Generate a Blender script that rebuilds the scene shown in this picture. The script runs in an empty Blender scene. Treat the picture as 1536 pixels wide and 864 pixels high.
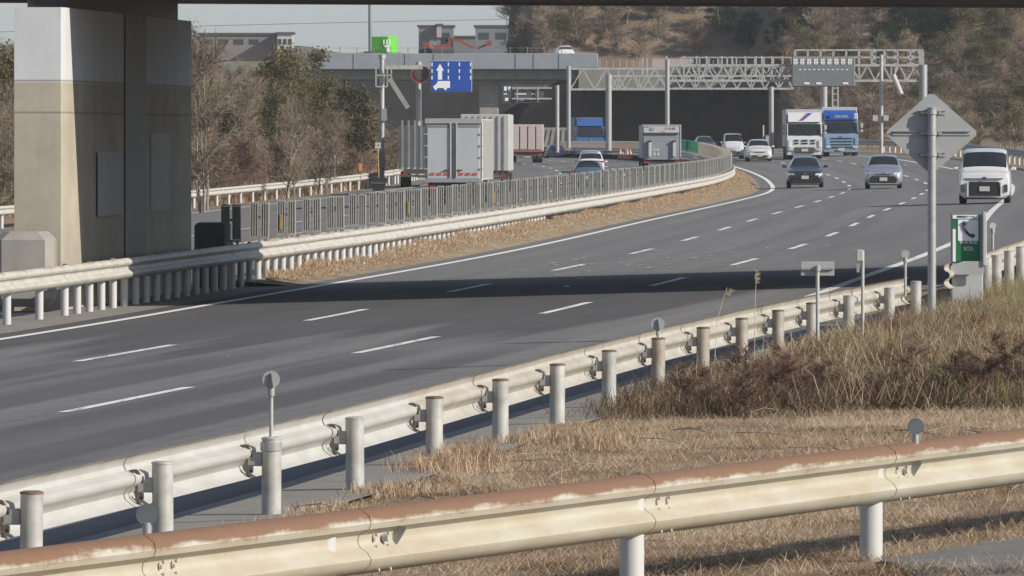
import bpy, math, random
import numpy as np
from mathutils import Vector, Matrix
random.seed(7); rng = np.random.default_rng(7)
PI = math.pi; R = math.radians
scene = bpy.context.scene
COL = bpy.data.collections.new('motorway'); scene.collection.children.link(COL)
F = 12500.0; CAMZ = 2.6; HY = 213.0
# ------------------------------------------------------------------ survey of the site
def lerp_tab(tab):
    xs = np.array([t[0] for t in tab], float); ys = np.array([t[1] for t in tab], float)
    # natural-ish smooth interpolation (monotone step, cubic hermite)
    m = np.gradient(ys, xs)
    def f(x):
        x = float(x)
        if x <= xs[0]: return float(ys[0] + m[0]*(x-xs[0]))
        if x >= xs[-1]: return float(ys[-1] + m[-1]*(x-xs[-1]))
        i = int(np.searchsorted(xs, x) - 1); i = max(0, min(i, len(xs)-2))
        h = xs[i+1]-xs[i]; t = (x-xs[i])/h
        return float((2*t**3-3*t*t+1)*ys[i]+(t**3-2*t*t+t)*h*m[i]+(-2*t**3+3*t*t)*ys[i+1]+(t**3-t*t)*h*m[i+1])
    return f
rise = lerp_tab([(0,0),(300,0),(390,.0),(450,.22),(500,.48),(550,.75),(610,.95),(675,1.1),(760,1.2),(1000,1.3),(3000,1.3)])
def gz(X, Y):
    X = max(-30.0, min(32.0, X))
    return .033*X + rise(Y)
def S(Y): return F/Y
def PX(x, y, Y):                      # a point at distance Y seen in direction (x, y)
    return Vector(((x-768)*Y/F, Y, CAMZ-(y-HY)*Y/F))
M = lerp_tab([(20,-17.8),(128,-7.9),(142,-6.5),(160,-4.85),(180,-3.05),(206,-1.05),(245,1.65),(307,5.7),(371,9.2),(414,11.0),(463,11.9),(500,12.1),(560,11.6),(610,10.2),(690,6.4),(780,0),(880,-10),(1000,-25)])
L0 = lerp_tab([(20,-20.2),(60,-14.95),(84.6,-11.75),(105,-9.15),(119,-7.45),(128,-6.45),(142,-5.1),(186,-1.0),(261,4.3),(330,9.0),(382,11.9),(424,13.1),(495,13.9),(560,13.5),(610,12.1),(690,8.4),(780,2),(880,-8),(1000,-23)])
R2 = lerp_tab([(20,-7.6),(40,-4.6),(51.1,-2.95),(63,-1.2),(67.7,-.62),(85,1.5),(103.4,4.15),(112,5.6)])
def R1(Y): return -2.49 + (Y-40.5)*.4735
def lane(k): return lambda Y: L0(Y) + 3.6*k
# ------------------------------------------------------------------ mesh builder
class MB:
    def __init__(s): s.v=[]; s.f=[]; s.m=[]; s.uv=None
    def add(s, vs, fs, mi=0):
        b=len(s.v); s.v += [tuple(v) for v in vs]
        for f in fs: s.f.append(tuple(i+b for i in f)); s.m.append(mi)
        return s
    def box(s, c, d, mi=0, rz=0, ch=0, M4=None):
        x,y,z = d[0]/2,d[1]/2,d[2]/2
        if ch <= 0:
            vs=[(-x,-y,-z),(x,-y,-z),(x,y,-z),(-x,y,-z),(-x,-y,z),(x,-y,z),(x,y,z),(-x,y,z)]
            fs=[(0,3,2,1),(4,5,6,7),(0,1,5,4),(1,2,6,5),(2,3,7,6),(3,0,4,7)]
        else:
            ch=min(ch,x*.9,y*.9,z*.9)
            vs=[];
            for zz,k in ((-z,1),(-z+ch,0),(z-ch,0),(z,1)):
                a,b=x-(ch if k else 0),y-(ch if k else 0)
                for px,py in ((a-ch,-b),(a,-b+ch),(a,b-ch),(a-ch,b),(-a+ch,b),(-a,b-ch),(-a,-b+ch),(-a+ch,-b)):
                    vs.append((px,py,zz))
            fs=[tuple(range(7,-1,-1)),tuple(range(24,32))]
            for r in range(3):
                for i in range(8):
                    j=(i+1)%8; fs.append((r*8+i,r*8+j,r*8+8+j,r*8+8+i))
        cr,sr=math.cos(rz),math.sin(rz)
        out=[]
        for v in vs:
            q=(v[0]*cr-v[1]*sr, v[0]*sr+v[1]*cr, v[2])
            if M4 is not None: q=tuple(M4@Vector(q))
            out.append((q[0]+c[0],q[1]+c[1],q[2]+c[2]))
        return s.add(out,fs,mi)
    def tube(s, pts, rad, n=8, mi=0, cap=True):
        pts=[Vector(p) for p in pts]
        if not hasattr(rad,'__len__'): rad=[rad]*len(pts)
        rings=[]
        for i,p in enumerate(pts):
            d=(pts[min(i+1,len(pts)-1)]-pts[max(i-1,0)])
            d=d.normalized() if d.length>0 else Vector((0,0,1))
            a=Vector((0,0,1)) if abs(d.z)<.9 else Vector((1,0,0))
            u=d.cross(a).normalized(); w=d.cross(u).normalized()
            rings.append([p+(u*math.cos(2*PI*k/n)+w*math.sin(2*PI*k/n))*rad[i] for k in range(n)])
        vs=[v for r in rings for v in r]; fs=[]
        for i in range(len(pts)-1):
            for k in range(n):
                j=(k+1)%n; fs.append((i*n+k,i*n+j,(i+1)*n+j,(i+1)*n+k))
        if cap: fs.append(tuple(range(n-1,-1,-1))); fs.append(tuple((len(pts)-1)*n+k for k in range(n)))
        return s.add(vs,fs,mi)
    def bar(s, a, b, w, h=None, mi=0):
        h=w if h is None else h
        a=Vector(a); b=Vector(b); d=(b-a); L=d.length; d.normalize()
        up=Vector((0,0,1)) if abs(d.z)<.95 else Vector((0,1,0))
        u=d.cross(up).normalized(); v=u.cross(d).normalized()
        vs=[]
        for p in (a,b):
            for i,j in ((-1,-1),(1,-1),(1,1),(-1,1)): vs.append(p+u*i*w/2+v*j*h/2)
        return s.add(vs,[(0,3,2,1),(4,5,6,7),(0,1,5,4),(1,2,6,5),(2,3,7,6),(3,0,4,7)],mi)
    def prism(s, poly, y0, y1, mi=0, axis='y'):   # outline in x,z pushed along y (or x: outline in y,z)
        n=len(poly)
        mk=(lambda p,t:(p[0],t,p[1])) if axis=='y' else ((lambda p,t:(t,p[0],p[1])) if axis=='x' else (lambda p,t:(p[0],p[1],t)))
        vs=[mk(p,y0) for p in poly]+[mk(p,y1) for p in poly]
        fs=[tuple(range(n)),tuple(range(2*n-1,n-1,-1))]+[(i,i+n,(i+1)%n+n,(i+1)%n) for i in range(n)]
        return s.add(vs,fs,mi)
    def disc(s, c, r, t, n=20, mi=0, axis='y'):
        poly=[(c[0]+r*math.cos(2*PI*k/n), c[2]+r*math.sin(2*PI*k/n)) for k in range(n)]
        if axis=='y': return s.prism(poly,c[1]-t/2,c[1]+t/2,mi)
        poly=[(c[1]+r*math.cos(2*PI*k/n), c[2]+r*math.sin(2*PI*k/n)) for k in range(n)]
        return s.prism(poly,c[0]-t/2,c[0]+t/2,mi,'x')
    def build(s, name, mats, parent=None, loc=(0,0,0), rz=0, smooth=False, label=None):
        me=bpy.data.meshes.new(name)
        me.from_pydata([tuple(v) for v in s.v],[],s.f)
        if not isinstance(mats,(list,tuple)): mats=[mats]
        for m in mats: me.materials.append(m)
        if len(mats)>1: me.polygons.foreach_set('material_index', s.m)
        if s.uv is not None:
            l=me.uv_layers.new(name='UVMap'); flat=[]
            for p in me.polygons:
                for vi in p.vertices: flat += s.uv[vi]
            l.data.foreach_set('uv', flat)
        o=bpy.data.objects.new(name, me); COL.objects.link(o)
        fixn(me)
        if smooth: shade(me, 38)
        o.location=loc; o.rotation_euler=(0,0,rz)
        if parent: o.parent=parent
        if label: o['label']=label
        return o
import bmesh
def fixn(me):
    bm=bmesh.new(); bm.from_mesh(me); bmesh.ops.recalc_face_normals(bm, faces=bm.faces); bm.to_mesh(me); bm.free()
def shade(me, ang):
    bm=bmesh.new(); bm.from_mesh(me)
    for f in bm.faces: f.smooth=True
    for e in bm.edges:
        if len(e.link_faces)==2 and e.calc_face_angle(0)>R(ang): e.smooth=False
    bm.to_mesh(me); bm.free()
def empty(name, loc=(0,0,0), rz=0):
    o=bpy.data.objects.new(name,None); COL.objects.link(o); o.location=loc; o.rotation_euler=(0,0,rz); o.empty_display_size=.3; return o
def tag(o, label=None, cat=None, group=None, kind=None):
    if label: o['label']=label
    if cat: o['category']=cat
    if group: o['group']=group
    if kind: o['kind']=kind
    return o
def thing(name, label, cat, loc=(0,0,0), rz=0, group=None):
    return tag(empty(name,loc,rz),label,cat,group)
KIDS={}
def copy_tree(o, parent=None):
    c=o.copy(); COL.objects.link(c)
    if parent: c.parent=parent
    for ch in [x for x in COL.objects if x.parent==o]: copy_tree(ch,c)
    return c
def text(name, s, size, mat, parent, loc, rot=(PI/2,0,0), align='CENTER', depth=.002, sx=1):
    cu=bpy.data.curves.new(name,'FONT'); cu.body=s; cu.size=size; cu.align_x=align; cu.align_y='CENTER'; cu.extrude=depth
    t=bpy.data.objects.new(name,cu); COL.objects.link(t); bpy.context.view_layer.update()
    me=bpy.data.meshes.new_from_object(t); bpy.data.objects.remove(t)
    me.materials.clear(); me.materials.append(mat)
    o=bpy.data.objects.new(name,me); COL.objects.link(o); o.parent=parent; o.location=loc; o.rotation_euler=rot; o.scale=(sx,1,1)
    return o
# ------------------------------------------------------------------ materials
def mat(name, col, rough=.6, metal=0, noise=.12, nscale=6, bump=0, col2=None, spec=.5, coat=0, trans=0, detail=6):
    m=bpy.data.materials.new(name); m.use_nodes=True; nt=m.node_tree; N=nt.nodes; b=N['Principled BSDF']
    b.inputs['Roughness'].default_value=rough; b.inputs['Metallic'].default_value=metal
    b.inputs['Specular IOR Level'].default_value=spec; b.inputs['Coat Weight'].default_value=coat
    tc=N.new('ShaderNodeTexCoord'); nz=N.new('ShaderNodeTexNoise'); nz.inputs['Scale'].default_value=nscale; nz.inputs['Detail'].default_value=detail; nz.inputs['Roughness'].default_value=.65
    nt.links.new(tc.outputs['Object'],nz.inputs['Vector'])
    cr=N.new('ShaderNodeValToRGB'); cr.color_ramp.elements[0].position=.3; cr.color_ramp.elements[1].position=.7
    c2=col2 if col2 else tuple(max(0,c*(1-noise*2.2)) for c in col)
    cr.color_ramp.elements[0].color=(*c2,1); cr.color_ramp.elements[1].color=(*col,1)
    nt.links.new(nz.outputs['Fac'],cr.inputs['Fac']); nt.links.new(cr.outputs['Color'],b.inputs['Base Color'])
    if bump:
        bp=N.new('ShaderNodeBump'); bp.inputs['Strength'].default_value=bump; bp.inputs['Distance'].default_value=.01
        n2=N.new('ShaderNodeTexNoise'); n2.inputs['Scale'].default_value=nscale*6; nt.links.new(tc.outputs['Object'],n2.inputs['Vector'])
        nt.links.new(n2.outputs['Fac'],bp.inputs['Height']); nt.links.new(bp.outputs['Normal'],b.inputs['Normal'])
    return m
class G:                                # small node helper
    def __init__(s,name):
        s.m=bpy.data.materials.new(name); s.m.use_nodes=True; s.nt=s.m.node_tree; s.N=s.nt.nodes; s.b=s.N['Principled BSDF']
        s.tc=s.N.new('ShaderNodeTexCoord')
    def link(s,a,b): s.nt.links.new(a,b)
    def mapping(s, src, scale):
        mp=s.N.new('ShaderNodeMapping'); mp.inputs['Scale'].default_value=scale; s.link(s.tc.outputs[src],mp.inputs['Vector']); return mp.outputs['Vector']
    def noise(s, vec, scale=1, detail=6, rough=.6, dist=0):
        n=s.N.new('ShaderNodeTexNoise'); n.inputs['Scale'].default_value=scale; n.inputs['Detail'].default_value=detail; n.inputs['Roughness'].default_value=rough; n.inputs['Distortion'].default_value=dist
        s.link(vec,n.inputs['Vector']); return n.outputs['Fac']
    def ramp(s, fac, stops, interp='LINEAR'):
        c=s.N.new('ShaderNodeValToRGB'); c.color_ramp.interpolation=interp
        while len(c.color_ramp.elements)<len(stops): c.color_ramp.elements.new(.5)
        for e,(p,col) in zip(c.color_ramp.elements,stops):
            e.position=p; e.color=(*col,1) if hasattr(col,'__len__') else (col,col,col,1)
        s.link(fac,c.inputs['Fac']); return c.outputs['Color']
    def mix(s, fac, a, b, mode='MIX'):
        x=s.N.new('ShaderNodeMix'); x.data_type='RGBA'; x.blend_type=mode
        for sock,v in ((x.inputs[0],fac),(x.inputs[6],a),(x.inputs[7],b)):
            if hasattr(v,'is_output') or isinstance(v,bpy.types.NodeSocket): s.link(v,sock)
            elif hasattr(v,'__len__'): sock.default_value=(*v,1)
            else: sock.default_value=v
        return x.outputs[2]
    def math(s, op, a, b=0, c=None):
        x=s.N.new('ShaderNodeMath'); x.operation=op
        for i,v in enumerate((a,b) if c is None else (a,b,c)):
            if isinstance(v,bpy.types.NodeSocket): s.link(v,x.inputs[i])
            else: x.inputs[i].default_value=v
        return x.outputs[0]
    def sep(s, vec):
        x=s.N.new('ShaderNodeSeparateXYZ'); s.link(vec,x.inputs[0]); return x.outputs
    def bump(s, h, strength=.3, dist=.01):
        b=s.N.new('ShaderNodeBump'); b.inputs['Strength'].default_value=strength; b.inputs['Distance'].default_value=dist
        s.link(h,b.inputs['Height']); s.link(b.outputs['Normal'],s.b.inputs['Normal'])
    def done(s, col, rough=.7, metal=0, spec=.4):
        if isinstance(col,bpy.types.NodeSocket): s.link(col,s.b.inputs['Base Color'])
        else: s.b.inputs['Base Color'].default_value=(*col,1)
        if isinstance(rough,bpy.types.NodeSocket): s.link(rough,s.b.inputs['Roughness'])
        else: s.b.inputs['Roughness'].default_value=rough
        s.b.inputs['Metallic'].default_value=metal; s.b.inputs['Specular IOR Level'].default_value=spec
        return s.m
MT={}
def asphalt(name, nearpatch):
    g=G(name); uv=g.tc.outputs['UV']; ob=g.tc.outputs['Object']
    u,v,_=g.sep(uv)
    lng=g.noise(g.mapping('UV',(1.3,.012,1)),1,4,.55)            # streaks along the lanes
    fine=g.noise(ob,38,3,.8); mid=g.noise(g.mapping('UV',(.8,.06,1)),1,5,.6)
    base=g.ramp(lng,[(.3,(.128,.124,.124)),(.7,(.185,.180,.178))])
    if nearpatch:
        # newer dark surfacing laid between two ragged joints across the carriageway
        w1=g.noise(g.mapping('UV',(.75,.011,1)),1,3,.5)
        j=g.math('ADD', v, g.math('MULTIPLY', g.math('SUBTRACT',w1,.5), 60))
        j=g.math('SUBTRACT', j, g.math('MULTIPLY', g.math('MAXIMUM',g.math('SUBTRACT',u,8.2),0), 14))
        a=g.ramp(g.math('DIVIDE', g.math('SUBTRACT', j, 70),100),[(.37,0),(.43,1)])
        b=g.ramp(g.math('DIVIDE', g.math('SUBTRACT', v, 100),100),[(.52,1),(.62,0)])
        msk=g.math('MULTIPLY',a,b)
        base=g.mix(g.math('MULTIPLY',msk,.95),base,(.072,.070,.073))
        # polished wheel tracks near by
        w2=g.noise(g.mapping('UV',(.9,.006,1)),1,2,.4)
        tr=g.ramp(w2,[(.44,0),(.56,1)])
        near=g.ramp(g.math('DIVIDE',v,200),[(.5,1),(.56,0)])
        base=g.mix(g.math('MULTIPLY',g.math('MULTIPLY',tr,near),.95),base,(.086,.084,.090))
    base=g.mix(g.math('MULTIPLY',g.math('SUBTRACT',mid,.4),.5),base,(.22,.215,.21))
    iso=g.noise(ob,2.3,7,.72); base=g.mix(g.ramp(iso,[(.42,0),(.68,.45)]),base,(.075,.074,.076)); seam=g.ramp(g.math('PINGPONG',g.math('ADD',u,.12),3.6),[(0,1),(.016,1),(.03,0)]); base=g.mix(g.math('MULTIPLY',g.math('MULTIPLY',seam,mid),.8),base,(.04,.04,.042)); spots=g.ramp(g.noise(g.mapping('UV',(2.2,.5,1)),1,6,.7),[(.62,0),(.72,1)]); base=g.mix(g.math('MULTIPLY',spots,.3),base,(.06,.06,.06)); col=g.mix(.35,base,g.mix(fine,(.15,.15,.15),(.85,.85,.85)),'OVERLAY')
    g.bump(fine,.12,.01)
    return g.done(col,.86,0,.25)
def paintline(name, wear=.45):
    g=G(name); n=g.noise(g.tc.outputs['Object'],22,6,.75); n2=g.noise(g.mapping('UV',(6,.5,1)),1,5,.7)
    f=g.ramp(g.math('MULTIPLY',n,n2),[(wear*.38,(.26,.26,.255)),(wear*.62,(.74,.74,.72))])
    return g.done(f,.6)
def beammat(name, base, rustcol, rust_top, dirt, rust_amt=1.0, metal=0, rough=.5):
    g=G(name); u,v,_=g.sep(g.tc.outputs['UV']); st=g.noise(g.mapping('UV',(26,1.6,1)),1,5,.7); bl=g.noise(g.mapping('UV',(1.6,2.5,1)),1,6,.65); ob=g.noise(g.tc.outputs['Object'],14,6,.7)
    col=g.mix(g.ramp(bl,[(.35,0),(.7,1)]),base,dirt)
    col=g.mix(g.math('MULTIPLY',g.ramp(st,[(.5,0),(.75,1)]),.35),col,dirt)
    # rust on the crown of the beam, ragged lower edge
    e=g.math('ADD',v,g.math('MULTIPLY',g.math('SUBTRACT',bl,.5),.42)); e=g.math('ADD',e,g.math('MULTIPLY',g.math('SUBTRACT',st,.5),.10))
    r=g.ramp(e,[(max(0,rust_top-.03),0),(min(1,rust_top+.05),1)])
    col=g.mix(g.math('MULTIPLY',r,rust_amt),col,g.mix(ob,rustcol,tuple(min(1,c*1.45) for c in rustcol)))
    col=g.mix(g.math('MULTIPLY',g.ramp(ob,[(.62,0),(.75,1)]),.5*rust_amt),col,rustcol)
    return g.done(col,rough,metal,.5)
MT['asphalt']=asphalt('asphalt_worn',True); MT['asphalt_far']=asphalt('asphalt_plain',False)
MT['line']=paintline('road_paint',.4); MT['line_new']=paintline('road_paint_fresh',.28)
MT['concrete']=mat('concrete',(.30,.285,.26),.85,noise=.14,nscale=1.2,bump=.2)
MT['concrete_gutter']=mat('concrete_gutter',(.23,.215,.195),.9,noise=.14,nscale=2.5,bump=.25)
MT['galv']=mat('galvanised_steel',(.36,.37,.38),.48,.35,noise=.12,nscale=9)
MT['galvpost']=mat('galvanised_post',(.45,.45,.435),.55,.1,noise=.16,nscale=5,col2=(.26,.26,.25))
MT['post_rusty']=mat('weathered_post',(.36,.34,.31),.6,.1,nscale=7,col2=(.24,.20,.16))
MT['rust']=mat('rust',(.26,.13,.07),.85,0,noise=.2,nscale=25)
MT['rustcap']=mat('rusty_cap',(.19,.115,.08),.8,0,noise=.2,nscale=20)
MT['bolt']=mat('dark_bolt',(.10,.085,.075),.6,.4)
MT['r1']=beammat('cream_rail_paint',(.40,.385,.335),(.135,.075,.042),.80,(.33,.28,.195))
MT['r2']=beammat('galvanised_rail',(.42,.425,.42),(.22,.13,.07),.975,(.35,.345,.32),.7)
MT['r2b']=beammat('galvanised_rail_stained',(.41,.40,.38),(.24,.14,.075),.93,(.32,.285,.23),.6)
MT['mr']=beammat('white_rail_paint',(.47,.46,.43),(.26,.17,.12),.955,(.33,.31,.28),.7)
MT['white']=mat('white_paint',(.46,.46,.455),.45,noise=.04,nscale=2)
MT['offwhite']=mat('dirty_white_paint',(.40,.40,.39),.55,noise=.08,nscale=2.2)
MT['greywhite']=mat('grey_white_panel',(.42,.43,.455),.5,noise=.05,nscale=1.5)
MT['greypanel']=mat('grey_panel',(.24,.265,.30),.5,noise=.07,nscale=1.1)
MT['pinkwhite']=mat('pinkish_white_panel',(.42,.36,.345),.6,noise=.08,nscale=2)
MT['tan']=mat('grey_tan_canvas',(.22,.22,.20),.85,noise=.12,nscale=1.1)
MT['darkgrey']=mat('dark_grey',(.07,.07,.075),.6)
MT['black']=mat('black_plastic',(.018,.018,.02),.55)
MT['tyre']=mat('tyre_rubber',(.02,.02,.02),.85)
MT['rim']=mat('wheel_rim',(.35,.36,.38),.35,.8)
MT['glass']=mat('vehicle_glass',(.018,.022,.028),.06,0,noise=.02,spec=.8)
MT['glass2']=mat('windscreen_glass',(.022,.027,.03),.05,0,noise=.3,nscale=1.2,spec=.8)
MT['lamp']=mat('lamp_glass',(.62,.64,.6),.12,.3,noise=.1,nscale=20)
MT['red']=mat('red_lamp',(.35,.02,.02),.3)
MT['redmark']=mat('red_marking',(.5,.09,.05),.5)
MT['yellow']=mat('yellow_reflector',(.50,.33,.08),.5,noise=.15,nscale=14)
MT['orange']=mat('orange_plastic',(.62,.22,.06),.6,noise=.15,nscale=6)
MT['plate']=mat('number_plate',(.5,.5,.47),.5,noise=.15,nscale=25)
MT['blacksheen']=mat('dark_car_paint',(.020,.026,.038),.22,0,coat=.6)
MT['silver']=mat('silver_car_paint',(.30,.33,.40),.30,.45,noise=.03,coat=.4)
MT['carwhite']=mat('white_car_paint',(.55,.55,.57),.25,0,noise=.02,coat=.5)
MT['bluecab']=mat('blue_cab_paint',(.035,.10,.30),.35,coat=.4)
MT['bluegrey']=mat('blue_grey_cab_paint',(.20,.30,.42),.3,.2,coat=.4,noise=.05)
MT['bluecar']=mat('blue_grey_car_paint',(.10,.15,.22),.3,.3,coat=.4); MT['navy']=mat('navy_car_paint',(.03,.04,.09),.25,coat=.5)
MT['signblue']=mat('blue_sign_face',(.012,.075,.36),.45,noise=.06,nscale=2)
MT['signgreen']=mat('green_sign_face',(.012,.15,.065),.5,noise=.08,nscale=6)
MT['signback']=mat('grey_sign_back',(.34,.35,.365),.6,.05,noise=.08,nscale=3)
MT['signwhite']=mat('white_sign_marking',(.75,.76,.78),.5,noise=.04)
MT['handset']=mat('handset_ink',(.03,.03,.09),.5)
MT['discdark']=mat('dark_disc_back',(.14,.165,.19),.5,.3)
MT['reddark']=mat('dark_red_ring',(.28,.035,.03),.5)
MT['greenbright']=mat('bright_green_paint',(.12,.52,.045),.45,noise=.1,nscale=1)
MT['orangered']=mat('excavator_paint',(.26,.055,.028),.55,noise=.15,nscale=2)
MT['screen']=mat('glare_screen_paint',(.42,.42,.385),.65,noise=.12,nscale=7)
MT['screentan']=mat('tan_screen_paint',(.46,.42,.36),.7,noise=.12,nscale=5)
MT['screengreen']=mat('green_screen_paint',(.06,.30,.20),.6,noise=.15,nscale=4)
MT['bark']=mat('pale_bark',(.27,.235,.20),.9,noise=.2,nscale=3)
MT['board']=mat('message_board_face',(.17,.18,.19),.6); MT['plume']=mat('pale_plume',(.5,.42,.31),.9); MT['skin']=mat('skin',(.45,.28,.2),.6)
MT['cloth']=mat('dark_clothing',(.05,.05,.07),.8)
def foliage(name, c1, c2, rough=.9, trans=.25):
    g=G(name); oi=g.N.new('ShaderNodeObjectInfo'); n=g.noise(g.tc.outputs['Object'],.9,4,.6); n3=g.noise(g.tc.outputs['Object'],17,2,.6)
    f=g.math('ADD',g.math('MULTIPLY',n,.6),g.math('MULTIPLY',n3,.4))
    col=g.mix(g.ramp(f,[(.35,0),(.65,1)]),c1,c2)
    hs=g.N.new('ShaderNodeHueSaturation'); g.link(g.math('ADD',g.math('MULTIPLY',oi.outputs['Random'],.7),.65),hs.inputs['Value']); g.link(col,hs.inputs['Color'])
    m=g.done(hs.outputs['Color'],rough,0,.15)
    tr=g.N.new('ShaderNodeBsdfTranslucent'); g.link(hs.outputs['Color'],tr.inputs['Color'])
    ms=g.N.new('ShaderNodeMixShader'); ms.inputs[0].default_value=trans
    g.link(g.b.outputs[0],ms.inputs[1]); g.link(tr.outputs[0],ms.inputs[2]); g.link(ms.outputs[0],g.N['Material Output'].inputs['Surface'])
    return m
MT['fbrown']=foliage('bare_twigs',(.175,.138,.102),(.325,.262,.198)); MT['frust']=foliage('russet_leaves',(.15,.105,.08),(.27,.19,.14))
MT['fgreen']=foliage('evergreen_leaves',(.05,.048,.024),(.16,.135,.07)); MT['folive']=foliage('olive_leaves',(.055,.060,.025),(.17,.15,.075))
MT['fshrub']=foliage('reddish_shrub_twigs',(.085,.050,.042),(.24,.155,.12)); MT['fshade']=foliage('shadow_toned_leaves',(.008,.012,.008),(.028,.035,.018))  # shadow on the hill is put into the near-black leaf colour
def grassmat(name,stops):
    g=G(name); at=g.N.new('ShaderNodeAttribute'); at.attribute_name='tint'
    col=g.ramp(at.outputs['Fac'],stops); m=g.done(col,.9,0,.1)
    tr=g.N.new('ShaderNodeBsdfTranslucent'); g.link(col,tr.inputs['Color']); ms=g.N.new('ShaderNodeMixShader'); ms.inputs[0].default_value=.3
    g.link(g.b.outputs[0],ms.inputs[1]); g.link(tr.outputs[0],ms.inputs[2]); g.link(ms.outputs[0],g.N['Material Output'].inputs['Surface']); return m
MT['grass']=grassmat('dead_grass',[(0,(.13,.09,.06)),(.3,(.31,.21,.14)),(.7,(.48,.345,.235)),(.95,(.68,.57,.42)),(1,(.22,.22,.10))])
MT['weeds']=grassmat('tall_weed_stems',[(0,(.08,.065,.04)),(.25,(.19,.135,.10)),(.5,(.32,.25,.165)),(.78,(.50,.41,.28)),(.9,(.27,.28,.12)),(1,(.22,.11,.10))])
def groundmat():
    g=G('dead_grass_soil'); ob=g.tc.outputs['Object']
    a=g.noise(ob,.35,6,.65); b=g.noise(ob,6,6,.75); c=g.noise(ob,45,4,.8)
    col=g.ramp(b,[(.3,(.16,.12,.085)),(.5,(.28,.21,.145)),(.7,(.38,.29,.20))])
    col=g.mix(g.ramp(a,[(.4,0),(.65,1)]),col,(.17,.13,.085))
    col=g.mix(.5,col,g.ramp(c,[(.3,(.15,.15,.15)),(.7,(.8,.8,.8))]),'OVERLAY')
    g.bump(c,.5,.03); return g.done(col,.95,0,.1)
MT['ground']=groundmat()
MT['hill']=mat('leaf_litter_slope',(.26,.195,.145),.95,nscale=.25,col2=(.14,.105,.075),bump=.3,detail=10,spec=.1)
MT['verge']=mat('median_soil',(.32,.25,.175),.95,nscale=1.6,col2=(.14,.115,.085),bump=.4,detail=10,spec=.1)
# ------------------------------------------------------------------ setting: ground, carriageways, lines
def ys(a,b,st): n=max(1,int(round((b-a)/st))); return [a+(b-a)*i/n for i in range(n+1)]
def ribbon(name, fL, fR, Y0, Y1, step, mt, dz=.004, na=3, kind='structure', prof=None, off=None, parent=None):
    mb=MB(); mb.uv=[]; Y=ys(Y0,Y1,step); vs=[]; fs=[]
    for y in Y:
        a,b=fL(y),fR(y)
        for k in range(na+1):
            t=k/na; x=a+(b-a)*t; vs.append((x,y,gz(x,y)+dz+(prof(t,y) if prof else 0))); mb.uv.append((x-L0(y),y))
    for i in range(len(Y)-1):
        for k in range(na):
            q=i*(na+1)+k; fs.append((q,q+1,q+na+2,q+na+1))
    mb.add(vs,fs); o=mb.build(name,mt,parent)
    if kind: o['kind']=kind
    return o
# one ground sheet to the horizon
xs=[-1500,-700,-350,-200,-130,-90]+list(np.arange(-70,71,5.0))+[90,130,200,350,700,1500]
yy=[-60,-20,10]+list(np.arange(25,135,10.0))+list(np.arange(135,1000,15.0))+[1010,1100,1300,1700,2400,3500,5000]
mb=MB(); mb.add([(x,y,gz(x,y)-.02-(.25 if y>900 else 0)) for y in yy for x in xs],[(j*len(xs)+i,j*len(xs)+i+1,(j+1)*len(xs)+i+1,(j+1)*len(xs)+i) for j in range(len(yy)-1) for i in range(len(xs)-1)])
tag(mb.build('ground',MT['ground']),kind='structure')
gut_l=lambda Y: R2(Y)-.80; gut_r=lambda Y: R2(Y)+.28
def sh_r(Y):
    if Y<118: return gut_l(Y)+.02
    return L0(Y)+10.8+min(2.8,.9+.05*(Y-118))+ (0 if Y<300 else 0)
ribbon('road', lambda Y: L0(Y)-.75, sh_r, 20, 1000, 4, MT['asphalt'], .004, 6)
ribbon('concrete_gutter', gut_l, gut_r, 30, 118, 2, MT['concrete_gutter'], .009, 2)
LR=lerp_tab([(280,-21.6),(304,-19.5),(389,-14.8),(464,-7.95),(511,-5.3),(560,-3.7),(640,-4.6),(720,-9.5),(800,-16),(1000,-40)])
def LRe(Y): return LR(Y) if Y>290 else LR(290)-(290-Y)*.02
ribbon('left_carriageway', lambda Y: LRe(Y)+.8, lambda Y: M(Y)-1.1, 120, 980, 6, MT['asphalt_far'], .004, 6)
# gutter slab joints are grooves: thin dark gaps as narrow strips of soil
for y in (53.5,58.4,63.3,68.2,73.1,78):
    mb=MB(); a,b=gut_l(y)+.02,gut_r(y)
    mb.add([(a,y,gz(a,y)+.013),(b,y,gz(b,y)+.013),(b,y+.035,gz(b,y)+.013),(a,y+.035,gz(a,y)+.013)],[(0,1,2,3)])
    tag(mb.build('gutter_joint',MT['darkgrey']),kind='structure')
# painted lines
def hw(y): return .10
def linestrip(name, f, Y0, Y1, w=.2, step=3, mt='line', dz=.009): return ribbon(name, lambda Y:f(Y)-w/2, lambda Y:f(Y)+w/2, Y0, Y1, step, MT[mt], dz, 1)
linestrip('edge_line', L0, 20, 950, .2, 3,'line_new'); linestrip('edge_line', lane(3), 20, 950, .2)
def dashes(f, starts, L, nm='lane_line'):
    for y0 in starts:
        mb=MB(); mb.uv=[]; Y=ys(y0,y0+L,4); vs=[]
        for y in Y:
            for sx in (-.075,.075): x=f(y)+sx; vs.append((x,y,gz(x,y)+.009)); mb.uv.append((x,y))
        mb.add(vs,[(2*i,2*i+1,2*i+3,2*i+2) for i in range(len(Y)-1)])
        tag(mb.build(nm,MT['line']),kind='structure')
dashes(lane(1),[44.5+20.3*k for k in range(42)],7.4); dashes(lane(2),[44.0+20.3*k for k in range(42)],7.6)
lc=lambda o: (lambda Y: M(Y)-o)
linestrip('edge_line', lc(1.9), 120, 900, .2, 5); linestrip('edge_line', lambda Y: LRe(Y)+2.6, 200, 900, .2, 5)
for o in (5.5,9.1,12.7):
    dashes(lc(o),[222+20*k+o for k in range(32)],8)
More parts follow.
